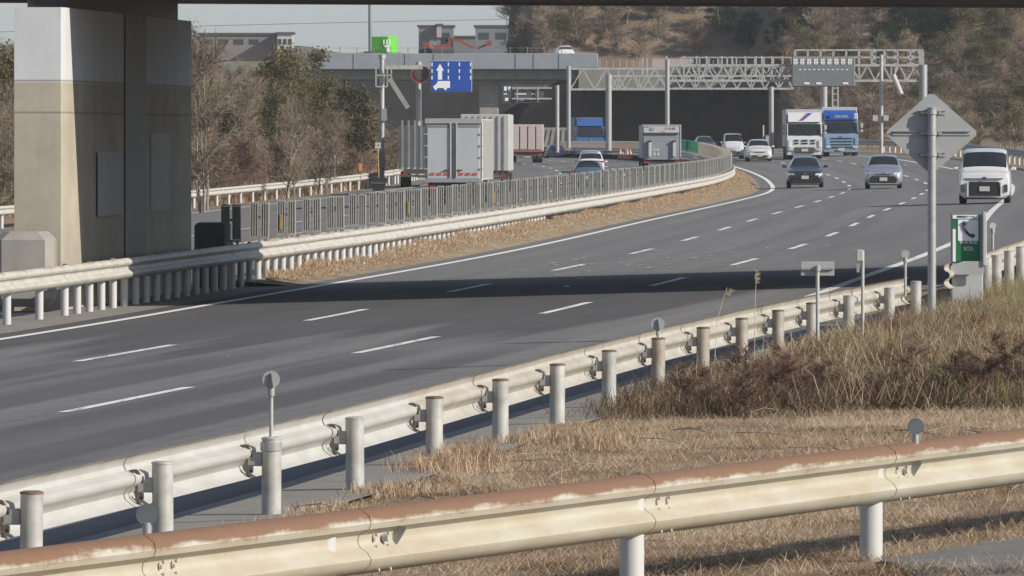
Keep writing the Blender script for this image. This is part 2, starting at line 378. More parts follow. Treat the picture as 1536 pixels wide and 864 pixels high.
# paint scraps and grit lying on the lanes
mb=MB()
for k in range(110):
    y=random.choice([random.gauss(180,14),random.gauss(172,8),random.uniform(165,330),random.uniform(105,130) if k%6==0 else 190]); x=L0(y)+random.gauss(5.2,1.3)
    a,b=random.uniform(.01,.09)*(1 if y>140 else .3),random.uniform(.05,.5)*(1 if y>140 else .15); z=gz(x,y)+.011
    mb.add([(x-a,y-b*.6,z),(x+a*.6,y-b,z),(x+a,y+b*.5,z),(x,y+b,z),(x-a*.8,y+b*.4,z)],[(0,1,2,3,4)])
tag(mb.build('scattered_road_grit',MT['plate']),'pale grit and paint scraps scattered on the lanes','grit',kind='stuff')
# expansion seam across the near lanes
mb=MB(); mb.add([(x,y,gz(x,100)+.012) for x,y in ((-1.5,96.5),(2.2,97.3),(2.2,97.42),(-1.5,96.64))],[(0,1,2,3)]); tag(mb.build('road_seam',MT['darkgrey']),kind='structure')
# median bed
def vprof(t,y=0): return (.16+.14*sm((y-176)/20)+.05*math.sin(y*.9)+.04*math.sin(y*.37+1))*max(0,math.sin(min(1,(1-t)*1.35)*PI/2)) if t<1 else 0
def sm(t): t=max(0,min(1,t)); return t*t*(3-2*t)
ribbon('median_verge', lambda Y: M(Y)-1.15, lambda Y: L0(Y)-.62, 158, 760, 3, MT['verge'], .006, 6, prof=vprof)
ribbon('median_paving', lambda Y: M(Y)-2.4, lambda Y: L0(Y)-.62, 60, 158, 4, MT['concrete_gutter'], .008, 3, prof=lambda t,y:.05*(1-t))
# slip road in the corner, on this side of the near rail
ribbon('slip_road', lambda Y: R1(Y)+.02+max(0,(50.2-Y))*.6, lambda Y: R1(Y)+7, 30, 75, 2, MT['asphalt_far'], .005, 3)
# slope behind the left rail and wooded hill behind the carriageway
def sm(t): t=max(0,min(1,t)); return t*t*(3-2*t)
from mathutils import noise as mnoise
mb=MB(); nx=40; Y=ys(210,800,10); vs=[]
def emb(x,y):
    d=LRe(y)-1.2-x
    return gz(x,y)+ (3.4*sm(d/11)+.6*mnoise.noise(Vector((x*.15,y*.05,3))) if d>0 else 0)
for y in Y:
    for k in range(nx+1):
        x=LRe(y)-.7-60*(k/nx)**1.3; vs.append((x,y,emb(x,y)-.015))
mb.add(vs,[(i*(nx+1)+k,i*(nx+1)+k+1,(i+1)*(nx+1)+k+1,(i+1)*(nx+1)+k) for i in range(len(Y)-1) for k in range(nx)])
tag(mb.build('embankment_ground',MT['hill'],smooth=True),kind='structure')
def hillz(x,y):
    tl=sm((27-x)/3.0); hl=(8+.5*(y-839)) if y>838 else -10
    h=.2*(y-765+14*sm((x-36)/20))*(1-tl)+hl*tl
    h+= .9*mnoise.noise(Vector((x*.11,y*.03,1)))+ .5*mnoise.noise(Vector((x*.4,y*.09,7)))
    base=gz(x,y)-.6
    return max(base, base+1.0+h*sm((x+1.5)/5)) if h>-1 else base
mb=MB(); X=list(np.arange(-12,120,1.5)); Y=list(np.arange(690,1010,5.0))
mb.add([(x,y,min(hillz(x,y),46)) for y in Y for x in X],[(j*len(X)+i,j*len(X)+i+1,(j+1)*len(X)+i+1,(j+1)*len(X)+i) for j in range(len(Y)-1) for i in range(len(X)-1)])
tag(mb.build('hillside',MT['hill'],smooth=True),kind='structure')
# ------------------------------------------------------------------ guard rails
PROF=[(0,.01),(.012,.035),(.038,.072),(.078,.085),(.110,.072),(.130,.032),(.143,.012),(.168,.006),(.190,.009),(.208,.022),(.232,.062),(.268,.086),(.302,.076),(.330,.040),(.35,.008)]
def nrm(f,Y):
    d=Vector((f(Y+.5)-f(Y-.5),1,0)).normalized(); return Vector((d.y,-d.x,0)), d
def beam(root, f, Ya, Yb, ztop, side, mt, out=0, scale=1.0, nseg=1, shift=0, thick=.006):
    mb=MB(); mb.uv=[]; n=len(PROF); vs=[]; Ys=ys(Ya,Yb,(Yb-Ya)/nseg)
    for y in Ys:
        nn,d=nrm(f,y); c=Vector((f(y),y,0))
        for loop in (0,1):
            for (z,q) in (PROF if not loop else PROF[::-1]):
                p=c+nn*(side*(q+out-(thick if loop else 0))+shift); vs.append((p.x,p.y,gz(f(y),y)+ztop-z*scale)); mb.uv.append((y,1-z/.35))
    m2=2*n; fs=[]
    for i in range(len(Ys)-1):
        for k in range(m2): j=(k+1)%m2; fs.append((i*m2+k,i*m2+j,(i+1)*m2+j,(i+1)*m2+k))
    fs.append(tuple(range(m2))); fs.append(tuple((len(Ys)-1)*m2+k for k in range(m2-1,-1,-1)))
    mb.add(vs,fs); return mb.build('beam',mt,root,-root.location,smooth=True)
def post_at(root, f, Y, shift, h, mt, r=.07, cap=None, name='post', z0=-.1, jitter=0):
    nn,d=nrm(f,Y); c=Vector((f(Y),Y,0))+nn*shift; b=gz(c.x,Y)
    mb=MB(); mb.tube([(c.x,c.y,b+z0),(c.x+jitter,c.y,b+h)],r,16)
    o=mb.build(name,mt,root,-root.location,smooth=True)
    if cap:
        mc=MB(); mc.tube([(c.x+jitter,c.y,b+h+.0),(c.x+jitter,c.y,b+h+.012),(c.x+jitter,c.y,b+h+.02)],[r+.004,r+.004,r*.7],16)
        k=mc.build('cap',cap,o,(0,0,0),smooth=True)
    return o,c,b
# R2: galvanised rail seen from behind along the near carriageway
PY=[38.5,42.8,47.0,51.1,55.3,59.3,63.1,67.6,72.0,76.3,80.6,84.9,89.0,92.8,96.4,99.9,103.6,107.8]
root=thing('guard_rail','galvanised guard rail seen from behind, posts facing us, along the near motorway edge','guard rail',(R2(38.5),38.5,gz(R2(38.5),38.5)))
SH=-.20
R2POS={}
for i,y in enumerate(PY):
    rusty = i in (3,7,8,9,10,11,12,13,14,15)
    h=.54
    o,c,b=post_at(root,R2,y,.0,h,MT['post_rusty'] if i in (11,12,13,14) else MT['galvpost'],cap=MT['rustcap'] if rusty else MT['galvpost'],jitter=random.uniform(-.006,.006))
    R2POS[i]=(c.copy(),b)
    nn,d=nrm(R2,y)
    mb=MB(); p=c-nn*.115+Vector((0,0,b+.40)); a=math.atan2(d.y,d.x)
    mb.box(p-d*.01,(.055,.11,.10),0,a,.01); mb.build('bracket',MT['signback'],root,-root.location)
    mb=MB()
    for dd in (-.30,-.20):
        for zz in (.585,.50,.455,.32): 
            q=c-nn*(.17 if zz in (.50,.455) else .225)+d*dd+Vector((0,0,b+zz)); mb.tube([q,q+nn*.03],.013,6)
    for zz in (.44,.33):
        q=c-nn*.16-d*.12+Vector((0,0,b+zz)); mb.tube([q,q+nn*.05],.024,8)
    q=c-nn*.15+d*.19+Vector((0,0,b+.37)); mb.tube([q,q+nn*.03],.016,8)
    mb.bar(c-nn*.14-d*.21+Vector((0,0,b+.47)),c-nn*.14-d*.21+Vector((0,0,b+.30)),.016,.016)
    # bent splice bracket
    for (z1,z2,w1,w2) in ((.50,.46,-.25,-.14),(.36,.30,-.20,-.21),(.30,.27,-.21,-.12)):
        mb.bar(c-nn*.13+d*w1+Vector((0,0,b+z1)),c-nn*.13+d*w2+Vector((0,0,b+z2)),.018,.02)
    mb.build('splice_bracket',MT['bolt'],root,-root.location)
for i in range(len(PY)-1):
    nn,d=nrm(R2,PY[i]); 
    beam(root,R2,PY[i]-.33,PY[i+1]-.17,.62,-1,MT['r2b'] if i>=7 else MT['r2'],out=.0+(.010 if i%2 else 0),shift=-.115)
beam(root,R2,107.5,111.0,.62,-1,MT['r2b'],out=.01,shift=-.115,nseg=2)
o,c,b=post_at(root,R2,110.6,.0,.56,MT['galvpost'],cap=MT['galvpost'])
# second length of rail at the emergency telephone
R3=lerp_tab([(104,5.15),(112,6.05),(120,7.0),(128,7.85),(150,10.2)])
root=thing('guard_rail','short galvanised guard rail beginning behind the emergency telephone at the right edge','guard rail',(R3(112),112,gz(R3(112),112)))
for k,(a,b_) in enumerate(((111,115),(114.8,119),(118.8,123),(122.8,127),(126.8,131),(130.8,135))): beam(root,R3,a,b_,.80,-1,MT['r2b'],out=.01*(k%2),shift=-.1)
for y in (113,116.9,119.2,122.8,126.8,130.8): post_at(root,R3,y,.02,.74,MT['galvpost'],cap=MT['galvpost'],r=.075)
# R1: cream rail across the foreground
root=thing('guard_rail','cream painted guard rail with a rusty top crossing the foreground','guard rail',(R1(38),38,gz(R1(38),38)))
SEG=[36.5,42.15,44.35,47.65,50.85,54.3,58,62]
for i in range(len(SEG)-1): beam(root,R1,SEG[i]-(.17 if i else 0),SEG[i+1],.68,1,MT['r1'],out=-.092+.0085*i*.6,thick=.012)
for y in (40.2,43.9,47.45,50.62,54.1,57.8): post_at(root,R1,y,-.13,.60,MT['white'],r=.07)
for y in SEG[1:6]:
    nn,d=nrm(R1,y); c=Vector((R1(y),y,gz(R1(y),y)+.68)); mb=MB()
    for dd in (.0,.14):
        for (z,q) in ((.148,.03),(.175,.016),(.212,.03),(.335,.04)):
            p=c+nn*(q-.085)-d*(dd-.02)*-1+Vector((0,0,-z)); mb.tube([p,p+nn*.012],.010,8)
    mb.build('bolt',MT['r1'],root,-root.location)
for y in (44.35,50.85):                              # folded reflector brackets in the valley of the beam
    nn,d=nrm(R1,y); c=Vector((R1(y),y,gz(R1(y),y)+.68))+d*.22; mb=MB()
    a=c+nn*(-.07)+Vector((0,0,-.115)); b_=c+nn*(-.07)+Vector((0,0,-.245)); e=c+nn*.015+Vector((0,0,-.115)); 
    vs=[a,b_,e]; vs+= [v+d*.006 for v in vs]; mb.add(vs,[(0,1,2),(5,4,3),(0,3,4,1),(1,4,5,2),(2,5,3,0)])
    mb.tube([c+nn*(-.065)-d*.13+Vector((0,0,-.17)),c+nn*(-.03)-d*.13+Vector((0,0,-.17))],.02,10)
    mb.build('reflector_bracket',MT['offwhite'],root,-root.location)
# median rails
root=thing('guard_rail','white guard rail with close-set posts along the near side of the median','guard rail',(M(128),128,gz(M(128),128)))
y=116.0; k=0
while y<292: beam(root,M,y-.05,y+2.72,.85,1,MT['mr'],out=.006*(k%2),shift=0); y+=2.667; k+=1
while y<700: beam(root,M,y-.05,y+12.05,.85,1,MT['mr'],out=.006*(k%2),shift=0,nseg=3); y+=12; k+=1
py=[122.5,126.0,129.5,132.7]+[135.3+1.33*i for i in range(76)]
for y in py: post_at(root,M,y,-.10,.66,MT['white'],r=.065,z0=0)
for y in [135.3+2.66*i for i in range(50)]:
    nn,d=nrm(M,y); c=Vector((M(y),y,gz(M(y),y)+.78))-nn*.2; mb=MB(); mb.box(c,(.16,.30,.05),0,math.atan2(d.y,d.x)); mb.box(c+Vector((0,0,.05))+nn*.1,(.1,.06,.06),0,math.atan2(d.y,d.x)); mb.build('spacer',MT['rust'] if k%3 else MT['galv'],root,-root.location); k+=1
Mb=lambda Y: M(Y)-.55
root=thing('guard_rail','white guard rail on the far side of the median facing the left carriageway','guard rail',(Mb(160),160,gz(Mb(160),160)))
y=158.5; k=0
while y<300: beam(root,Mb,y-.05,y+2.72,.85,-1,MT['mr'],out=.006*(k%2)); y+=2.667; k+=1
while y<700: beam(root,Mb,y-.05,y+16.05,.85,-1,MT['mr'],out=.006*(k%2),nseg=4); y+=16; k+=1
# left edge rail
root=thing('guard_rail','white guard rail with rust streaks along the wooded left edge of the far carriageway','guard rail',(LR(300),300,gz(LR(300),300)))
y=286.0
while y<640: beam(root,LR,y-.05,y+4.05,.85,1,MT['mr'],nseg=1) if y<560 else beam(root,LR,y-.05,y+8.05,.85,1,MT['mr'],nseg=2); y+=4 if y<560 else 8
for y in [288+4.6*i for i in range(38)]+[464+2.4*i for i in range(20)]: post_at(root,LR,y,-.08,.66,MT['white'],r=.08,z0=0)
# right edge rail beyond the telephone, its shade put into the grey of the beams
RR=lambda Y: L0(Y)+15.2
root=thing('guard_rail','shade-grey guard rail with pale posts at the far right edge of the carriageway','guard rail',(RR(330),330,gz(RR(330),330)))
for k in range(28): beam(root,RR,300+12*k,312.1+12*k,.85,-1,MT['greypanel'],nseg=3)
for k in range(60): post_at(root,RR,302+5.2*k,-.2,.62,MT['white'],r=.08,z0=0)
# ------------------------------------------------------------------ glare screens on the median
def screen(mt, mark=None):
    t=thing('glare_screen','','glare screen')
    for sx in (-.105,.105):
        mb=MB()
        for j in (-.07,-.023,.023,.07): mb.box((sx+j,0,.36),(.022,.05,.66),0)
        mb.box((sx,0,.015),(.165,.045,.03)); mb.box((sx,0,.70),(.165,.045,.025)); mb.box((sx,.024,.36),(.15,.008,.62))
        mb.build('slat_panel',mt,t)
    if mark:
        mb=MB(); mb.box((-.105,-.032,.27),(.045,.012,.30)); mb.build('reflector_strip',mark,t)
    mb=MB(); mb.box((0,0,-.03),(.05,.05,.14)); mb.box((0,.03,.42),(.30,.02,.05)); mb.box((-.12,0,-.02),(.05,.09,.06)); mb.box((.12,0,-.02),(.05,.09,.06)); mb.build('bracket',MT['galv'],t)
    return t
sc_={k:screen(m,y) for k,m,y in (('g',MT['screen'],None),('y',MT['screen'],MT['yellow']),('t',MT['screentan'],None),('e',MT['screengreen'],None),('o',MT['screentan'],MT['orange']))}
used=set()
Y=157.8; i=0
while Y<720:
    key='g'
    if Y<430: key='y' if (i%6==2) else 'g'
    elif 520<Y<590: key='e'
    else: key='o' if 640<Y<665 and i%2 else 't'
    o=sc_[key] if key not in used else copy_tree(sc_[key]); used.add(key)
    nn,d=nrm(M,Y); c=Vector((M(Y),Y,0))-nn*.27
    rz=random.uniform(-.05,.05)+(0 if Y<430 else -.0)
    o.location=(c.x,c.y,gz(c.x,c.y)+.88-(.25 if Y>600 else 0)); o.rotation_euler=(0,random.uniform(-.012,.012),rz-.12)
    o['group']='glare screens standing on the median rail'; o['category']='glare screen'
    o['label']={'g':'grey slatted glare screen panel standing on the white median rail','y':'grey glare screen panel with a yellow reflector strip on the median rail','t':'tan slatted screen panel in the far row beyond the bend','e':'green screen panel in the far row beyond the grey trailer','o':'tan screen panel with an orange marker in the far row'}[key]
    Y+= 4.4 if Y<430 else (2.6 if Y<560 else 1.7); i+=1
# ------------------------------------------------------------------ near overpass and its wall pier
dn=lambda X:140.2-.27*(X+7); df=lambda X:156.4-.24*X
ov=thing('overpass','concrete overpass whose dark underside cuts across the top of the view','overpass',(-20,150,0))
MT['soffit']=mat('dark_soffit_concrete',(.46,.43,.41),.9,nscale=.6); mb=MB(); Xa,Xb=-70,70
def zs(X): return 5.16-.009*X
def deckbox(a,b,z0,z1,mi=0):
    vs=[(a,dn(a),zs(a)+z0),(b,dn(b),zs(b)+z0),(b,df(b),zs(b)+z0),(a,df(a),zs(a)+z0)]; vs+=[(v[0],v[1],v[2]+z1-z0) for v in vs]
    mb.add(vs,[(0,3,2,1),(4,5,6,7),(0,1,5,4),(1,2,6,5),(2,3,7,6),(3,0,4,7)],mi)
deckbox(Xa,Xb,.25,1.5); mb.build('deck',MT['soffit'],ov,-ov.location)
for t in (.02,.27,.5,.74,.98):
    g2=MB(); ya=lambda X:dn(X)+(df(X)-dn(X))*t
    for a,b in ((Xa,Xb),):
        w=.35; vs=[]
        for X in (a,b):
            for yy2,zz in ((-w,0),(w,0),(w,.27),(-w,.27)): vs.append((X,ya(X)+yy2,zs(X)+zz))
        g2.add(vs,[(0,1,2,3),(7,6,5,4),(0,4,5,1),(1,5,6,2),(2,6,7,3),(3,7,4,0)])
    g2.build('girder',MT['soffit'],ov,-ov.location)
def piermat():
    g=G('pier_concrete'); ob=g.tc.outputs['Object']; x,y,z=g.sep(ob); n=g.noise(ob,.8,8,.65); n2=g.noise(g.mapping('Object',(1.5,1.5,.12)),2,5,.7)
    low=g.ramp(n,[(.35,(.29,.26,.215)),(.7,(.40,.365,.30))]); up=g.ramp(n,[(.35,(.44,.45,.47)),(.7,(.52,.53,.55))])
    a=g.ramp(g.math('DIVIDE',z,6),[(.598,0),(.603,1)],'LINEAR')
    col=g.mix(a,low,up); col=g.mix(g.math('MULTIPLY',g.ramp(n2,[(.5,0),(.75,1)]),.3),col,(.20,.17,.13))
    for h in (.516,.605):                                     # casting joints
        jn=g.ramp(g.math('ABSOLUTE',g.math('SUBTRACT',g.math('DIVIDE',z,6),h)),[(.0015,1),(.004,0)]); col=g.mix(g.math('MULTIPLY',jn,.7),col,(.1,.09,.08))
    g.bump(n,.15,.01); return g.done(col,.85,0,.3)
MT['patch']=mat('render_patch',(.38,.375,.36),.8,noise=.08); MT['recessshade']=mat('shaded_recess_concrete',(.26,.25,.235),.7,noise=.1); fx=lambda Y: M(Y)-.80
mb=MB(); ya,yb=139.7,156.0; w=.82; ch=.04
plan=[(fx(ya)-w,ya),(fx(ya)-ch,ya),(fx(ya)+.02,ya+.3),(fx(yb)+.02,yb-.3),(fx(yb)-.1,yb),(fx(yb)-w,yb)]
pr=thing('bridge_pier','long concrete wall pier with a sunlit near edge, standing behind the median rail','pier',(fx(ya),ya,0))
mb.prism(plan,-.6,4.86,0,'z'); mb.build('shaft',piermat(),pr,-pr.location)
for (a,b_,z0,z1,m_) in ((143.5,146.6,1.32,2.43,'p'),(150.2,154.2,1.36,2.75,'p')):   # repaired patches: pale render panels
    mb=MB(); vs=[]
    for y in (a,b_):
        for q in (.022,.029): vs+= [(fx(y)+q,y,z0),(fx(y)+q,y,z1)]
    mb.add(vs,[(0,1,3,2),(4,6,7,5),(2,3,7,6),(0,4,5,1),(1,5,7,3),(0,2,6,4)]); mb.build('repair_panel',MT['patch'],pr,-pr.location)
mb=MB(); mb.box((0,0,0),(1.0,1.2,1.25),0,0,.14); tag(mb.build('concrete_block',MT['concrete'],None,(-8.10,138.7,.49)),'low weathered concrete block at the near foot of the pier','block')
mb=MB(); mb.box((0,0,0),(.62,2.2,1.25),0,0,.05); tag(mb.build('footing_block',MT['darkgrey'],None,(fx(158)+.15,158.2,.45)),'dark block at the far foot of the pier beside the first glare screens','block')
mb=MB(); ya,yb=140.6,154.6; mb.prism([(fx(ya)-w+.08,ya),(fx(ya)-.06,ya),(fx(yb)-.06,yb),(fx(yb)-w+.08,yb)],4.86,5.4,0,'z'); mb.build('bearing_shelf',MT['black'],pr,-pr.location)  # black fill puts the shade of the bearing gap into its colour
mb=MB(); vs=[]
for y in (146.9,149.6):
    for q in (.021,.027): vs+= [(fx(y)+q,y,-.3),(fx(y)+q,y,4.85)]
mb.add(vs,[(0,1,3,2),(4,6,7,5),(2,3,7,6),(0,4,5,1),(1,5,7,3),(0,2,6,4)]); mb.build('recess_shade_panel',MT['recessshade'],pr,-pr.location)  # flat darker panel stands for the pier recess, shade put into its colour
# ------------------------------------------------------------------ delineators and small signs on this side
def delineator(label, X, Y, base, h, r, disc='discdark', stalk=.012, clamp=False, tilt=0, fin=True):
    t=thing('delineator',label,'delineator',(X,Y,base))
    mb=MB(); mb.tube([(0,0,0),(0,0,h)],stalk,10); mb.build('stalk',MT['galvpost'],t,smooth=True)
    d=MB(); d.disc((0,-.012,0),r,.016,28); o=d.build('disc',MT[disc],t,(0,0,h+r*.75)); o.rotation_euler=(0,tilt,0)
    if fin:
        g_=MB(); g_.prism([(-r*.30,-r*.95),(r*.25,-r*.95),(0.0,r*.8)],-.040,-.022); g_.build('fin',MT['darkgrey'],o)
    c=MB(); c.tube([(0,0,h-.07),(0,0,h)],stalk*1.7,10)
    if clamp: c.tube([(0,0,-.10),(0,0,-.04)],.078,18)
    c.build('clamp',MT['galv'],t,smooth=True); return t
def ptop(i): c,b=R2POS[i]; return c.x,c.y,b+.56
x,y,z=ptop(5); delineator('round delineator on a tall stalk clamped to a guard rail post left of centre',x,y,z,.36,.062,'signback',.015,True)
x,y,z=ptop(11); delineator('small pale round delineator on a grass-side post left of the weeds',x,y,z,.085,.068,'signback')
delineator('dark round delineator low beside the second nearest post at bottom left',-2.33,53.2,-.09,.26,.070,'discdark',.018,fin=False)
delineator('dark oval delineator standing on top of the cream foreground rail',R1(51.05)-.03,51.1,.66,.16,.050,'discdark',.012,fin=False)
delineator('ring-shaped delineator on the rail to the left of the tall sign pole',5.05,107,.62,.50,.055,'signback',.018,fin=False)
delineator('thin delineator standing just right of the emergency telephone',7.24,125.5,.78,.52,.05,'white',.02,fin=False)
def dplate(label,X,Y,z0,zc,w,h,r):
    t=thing('sign_board',label,'sign',(X,Y,z0)); mb=MB(); mb.tube([(0,0,0),(0,0,zc-z0+.04)],r,12); mb.build('pole',MT['galvpost'],t,smooth=True)
    p=MB(); p.box((0,.04,zc-z0),(w,.012,h),0,0,.004); o=p.build('panel',MT['signback'],t)
    q=MB(); q.box((0,.020,zc-z0),(w*.96,.028,.022)); q.build('rib',MT['galv'],t); 
    b=MB(); b.tube([(0,0,zc-z0-.03),(0,0,zc-z0+.03)],r*1.5,12); b.build('clamp',MT['galv'],t); return t
dplate('small blank plate sign seen from behind on a short pole above the weeds',3.52,96.0,0.1,1.14,.385,.165,.022)
t=thing('marker_post','slim post with a small white box at its top, behind the weeds','post',(4.2,99.8,.1)); mb=MB(); mb.tube([(0,0,0),(0,0,1.2)],.020,12); mb.build('pole',MT['galvpost'],t,smooth=True)
mb=MB(); mb.box((-.035,0,1.14),(.085,.06,.14),0,0,.01); mb.build('box',MT['offwhite'],t); mb=MB(); mb.box((-.055,0,.99),(.035,.03,.10)); mb.build('bracket',MT['galv'],t)
# big diamond warning sign from behind
t=thing('warning_sign','large diamond warning sign seen from behind on a tall pole','sign',(5.29,105,.15))
mb=MB(); mb.tube([(0,0,0),(0,0,2.87)],.053,20); mb.tube([(0,0,2.87),(0,0,2.885)],.061,20); mb.build('pole',MT['galv'],t,smooth=True)
hw_,hh=.60,.515; zc=2.56; rr=.035
poly=[(-hw_+rr,-rr*.8),(-rr,-hh+rr*.6),(rr,-hh+rr*.6),(hw_-rr,-rr*.8),(hw_-rr,rr*.8),(rr,hh-rr*.6),(-rr,hh-rr*.6),(-hw_+rr,rr*.8)]
mb=MB(); mb.prism([(a,zc+b) for a,b in poly],.075,.085); mb.build('panel',MT['signback'],t)
for dz,w in ((.26,.36),(0,.98),(-.27,.36)):
    mb=MB(); mb.box((0,.068,zc+dz),(w,.012,.05)); mb.box((0,.055,zc+dz+.024),(w,.035,.005)); mb.build('rib',MT['signback'],t)
    mb=MB(); mb.tube([(0,0,zc+dz-.022),(0,0,zc+dz+.022)],.066,18); mb.box((.105,.02,zc+dz),(.05,.05,.035)); mb.box((-.1,.03,zc+dz),(.09,.04,.03)); mb.build('clamp',MT['galv'],t)
# emergency telephone
t=thing('emergency_telephone','green and white emergency telephone post with a handset picture','telephone',(6.12,112,.2))
mb=MB(); mb.box((0,.16,.70),(.42,.30,1.46),0,0,.01); mb.box((.225,.02,1.10),(.05,.34,.72),0,0,.008); mb.build('cabinet',MT['greywhite'],t)
mb=MB(); mb.box((-.025,-.003,1.11),(.375,.02,.64),0,0,.006); mb.build('sign_face',MT['signgreen'],t)
mb=MB(); mb.box((.01,-.017,1.215),(.275,.008,.285)); mb.box((-.025,-.017,1.395),(.35,.008,.05)); mb.box((-.178,-.017,1.01),(.04,.008,.44)); mb.build('white_field',MT['signwhite'],t)
mb=MB(); pts=[]; 
for k in range(13):
    a=R(200+k*10.5); pts.append((.10+.145*math.cos(a),-.026,1.32+.155*math.sin(a)))
pts=[(-.055,-.026,1.305),(-.050,-.026,1.26),(-.030,-.026,1.215),(0,-.026,1.175),(.035,-.026,1.148),(.07,-.026,1.135)]
mb.tube(pts,[.016,.018,.018,.018,.018,.016],8); mb.tube([(-.058,-.026,1.32),(-.018,-.026,1.30)],[.026,.024],8); mb.tube([(.058,-.026,1.125),(.088,-.026,1.155)],[.024,.026],8); mb.build('handset_sign',MT['handset'],t,smooth=True)
text('lettering','非常電話',.062,MT['signwhite'],t,(.01,-.018,1.055)); text('lettering','SOS',.075,MT['signwhite'],t,(.01,-.018,.965)); text('lettering','道路緊急ダイヤル',.030,MT['handset'],t,(-.02,-.024,1.395))
mb=MB(); mb.prism([(-.23,.62),(.22,.62),(.22,.80),(-.06,.80),(-.23,.74)],-.12,-.10); mb.build('step_plate',MT['signback'],t)
# ------------------------------------------------------------------ poles, boards and gantries
def pole(mb,x,y0,y1,Y,w,n=12,mi=0):
    a=PX(x,y0,Y); b=PX(x,y1,Y); mb.tube([b,a],w/2,n,mi)
Yp=470; a=PX(573,272,Yp)
t=thing('sensor_pole','slim pole with caged equipment and a cross arm beside the blue lane sign','pole',a)
mb=MB(); pole(mb,573,85,272,Yp,.26); mb.build('pole',MT['galvpost'],t,-t.location,smooth=True)
mb=MB(); 
for x0,y0,x1,y1 in ((564,101,564,130),(564,130,581,130),(581,130,581,101),(581,119,587,119),(587,119,587,103),(564,113,587,113)): mb.bar(PX(x0,y0,Yp-.3),PX(x1,y1,Yp-.3),.07)
for x0,y0,x1,y1 in ((564,101,564,130),(564,130,581,130),(581,130,581,101)): mb.bar(PX(x0,y0,Yp+.6),PX(x1,y1,Yp+.6),.07)
mb.build('cage',MT['galvpost'],t,-t.location)
mb=MB(); mb.bar(PX(576,101,Yp),PX(634,101,Yp),.14,.22); mb.build('cross_arm',MT['galvpost'],t,-t.location)
for q_ in ((576,172,.3,.7),(573,240,.36,.9)): mb=MB(); mb.box(PX(q_[0],q_[1],Yp-.2),(q_[2],.25,q_[3])); mb.build('equipment_box',MT['greypanel'],t,-t.location)
mb=MB(); mb.tube([PX(573,58+24,Yp),PX(573,88,Yp)],.2,8); mb.build('cap',MT['galvpost'],t,-t.location)
a=PX(628,262,480); t=thing('signal_pole','tall white pole carrying a dark red-rimmed round signal','pole',a)
mb=MB(); pole(mb,628,134,266,480,.32); pole(mb,628,93,100,480,.32); mb.tube([PX(628,93,480),PX(628,266,480)],.15,10); mb.build('pole',MT['galvpost'],t,-t.location,smooth=True)
c=PX(630.5,111,478.9); s_=480/F
mb=MB(); mb.disc(c,14.5*s_,.12,32); mb.build('rim',MT['white'],t,-t.location)
mb=MB(); mb.disc(c+Vector((0,-.075,0)),13*s_,.05,32); mb.build('ring',MT['reddark'],t,-t.location)
mb=MB(); mb.disc(c+Vector((0,-.115,0)),9.2*s_,.05,32); mb.build('lens',MT['darkgrey'],t,-t.location)
# blue lane sign
Yb=478.5; s_=Yb/F; c=PX(677,114.5,Yb); t=thing('lane_sign','blue lane sign with a white arrow and a truck in the left lane','sign',c)
mb=MB(); mb.box((0,.06,0),(62*s_,.06,47*s_),0,0,.02); mb.build('frame',MT['signback'],t)
mb=MB(); mb.box((0,.02,0),(60.5*s_,.03,45.5*s_)); mb.build('panel',MT['signblue'],t)
q=lambda x,y:((x-677)*s_,(114.5-y)*s_)
mb=MB(); mb.prism([q(*p) for p in ((656.8,119.5),(656.8,106),(654,106),(660,95.5),(666,106),(663.2,106),(663.2,119.5))],-.012,-.002); mb.build('arrow',MT['signwhite'],t)
mb=MB(); mb.prism([q(*p) for p in ((656,121.5),(675,121.5),(675,132),(650,132),(650,128.6),(653.2,127.5),(654.6,125),(656,125))],-.012,-.002); mb.disc((q(653.5,133)[0],-.010,q(653.5,133)[1]),2.2*s_,.014,12); mb.disc((q(668,133)[0],-.010,q(668,133)[1]),2.2*s_,.014,12); mb.build('truck_symbol',MT['signwhite'],t)
for x in (648,672.5,689,705.8):
    mb=MB()
    for y in (96.5,106.5,116.5): mb.box((q(x,y)[0],-.007,q(x,y)[1]),(1.7*s_,.008,5.6*s_))
    mb.build('lane_marks',MT['signwhite'],t)
mb=MB(); mb.bar(PX(631,109,480.2)-t.location,PX(650,109,478.9)-t.location,.16); mb.build('arm',MT['galvpost'],t)
# green distance sign half hidden in the woods
Yg=565; s_=Yg/F; c=PX(540,152,Yg); t=thing('distance_sign','green distance sign half hidden behind the evergreen tree','sign',c)
mb=MB(); mb.box((0,0,0),(32*s_,.06,30*s_)); mb.build('panel',MT['signgreen'],t); mb=MB(); mb.tube([(-.3,.1,.2),(-.3,.1,-5.5)],.09,8); mb.build('post',MT['galvpost'],t)
text('lettering','1 km',.36,MT['signwhite'],t,(.12,-.034,.28)); text('lettering','4 km',.36,MT['signwhite'],t,(.12,-.034,-.30))
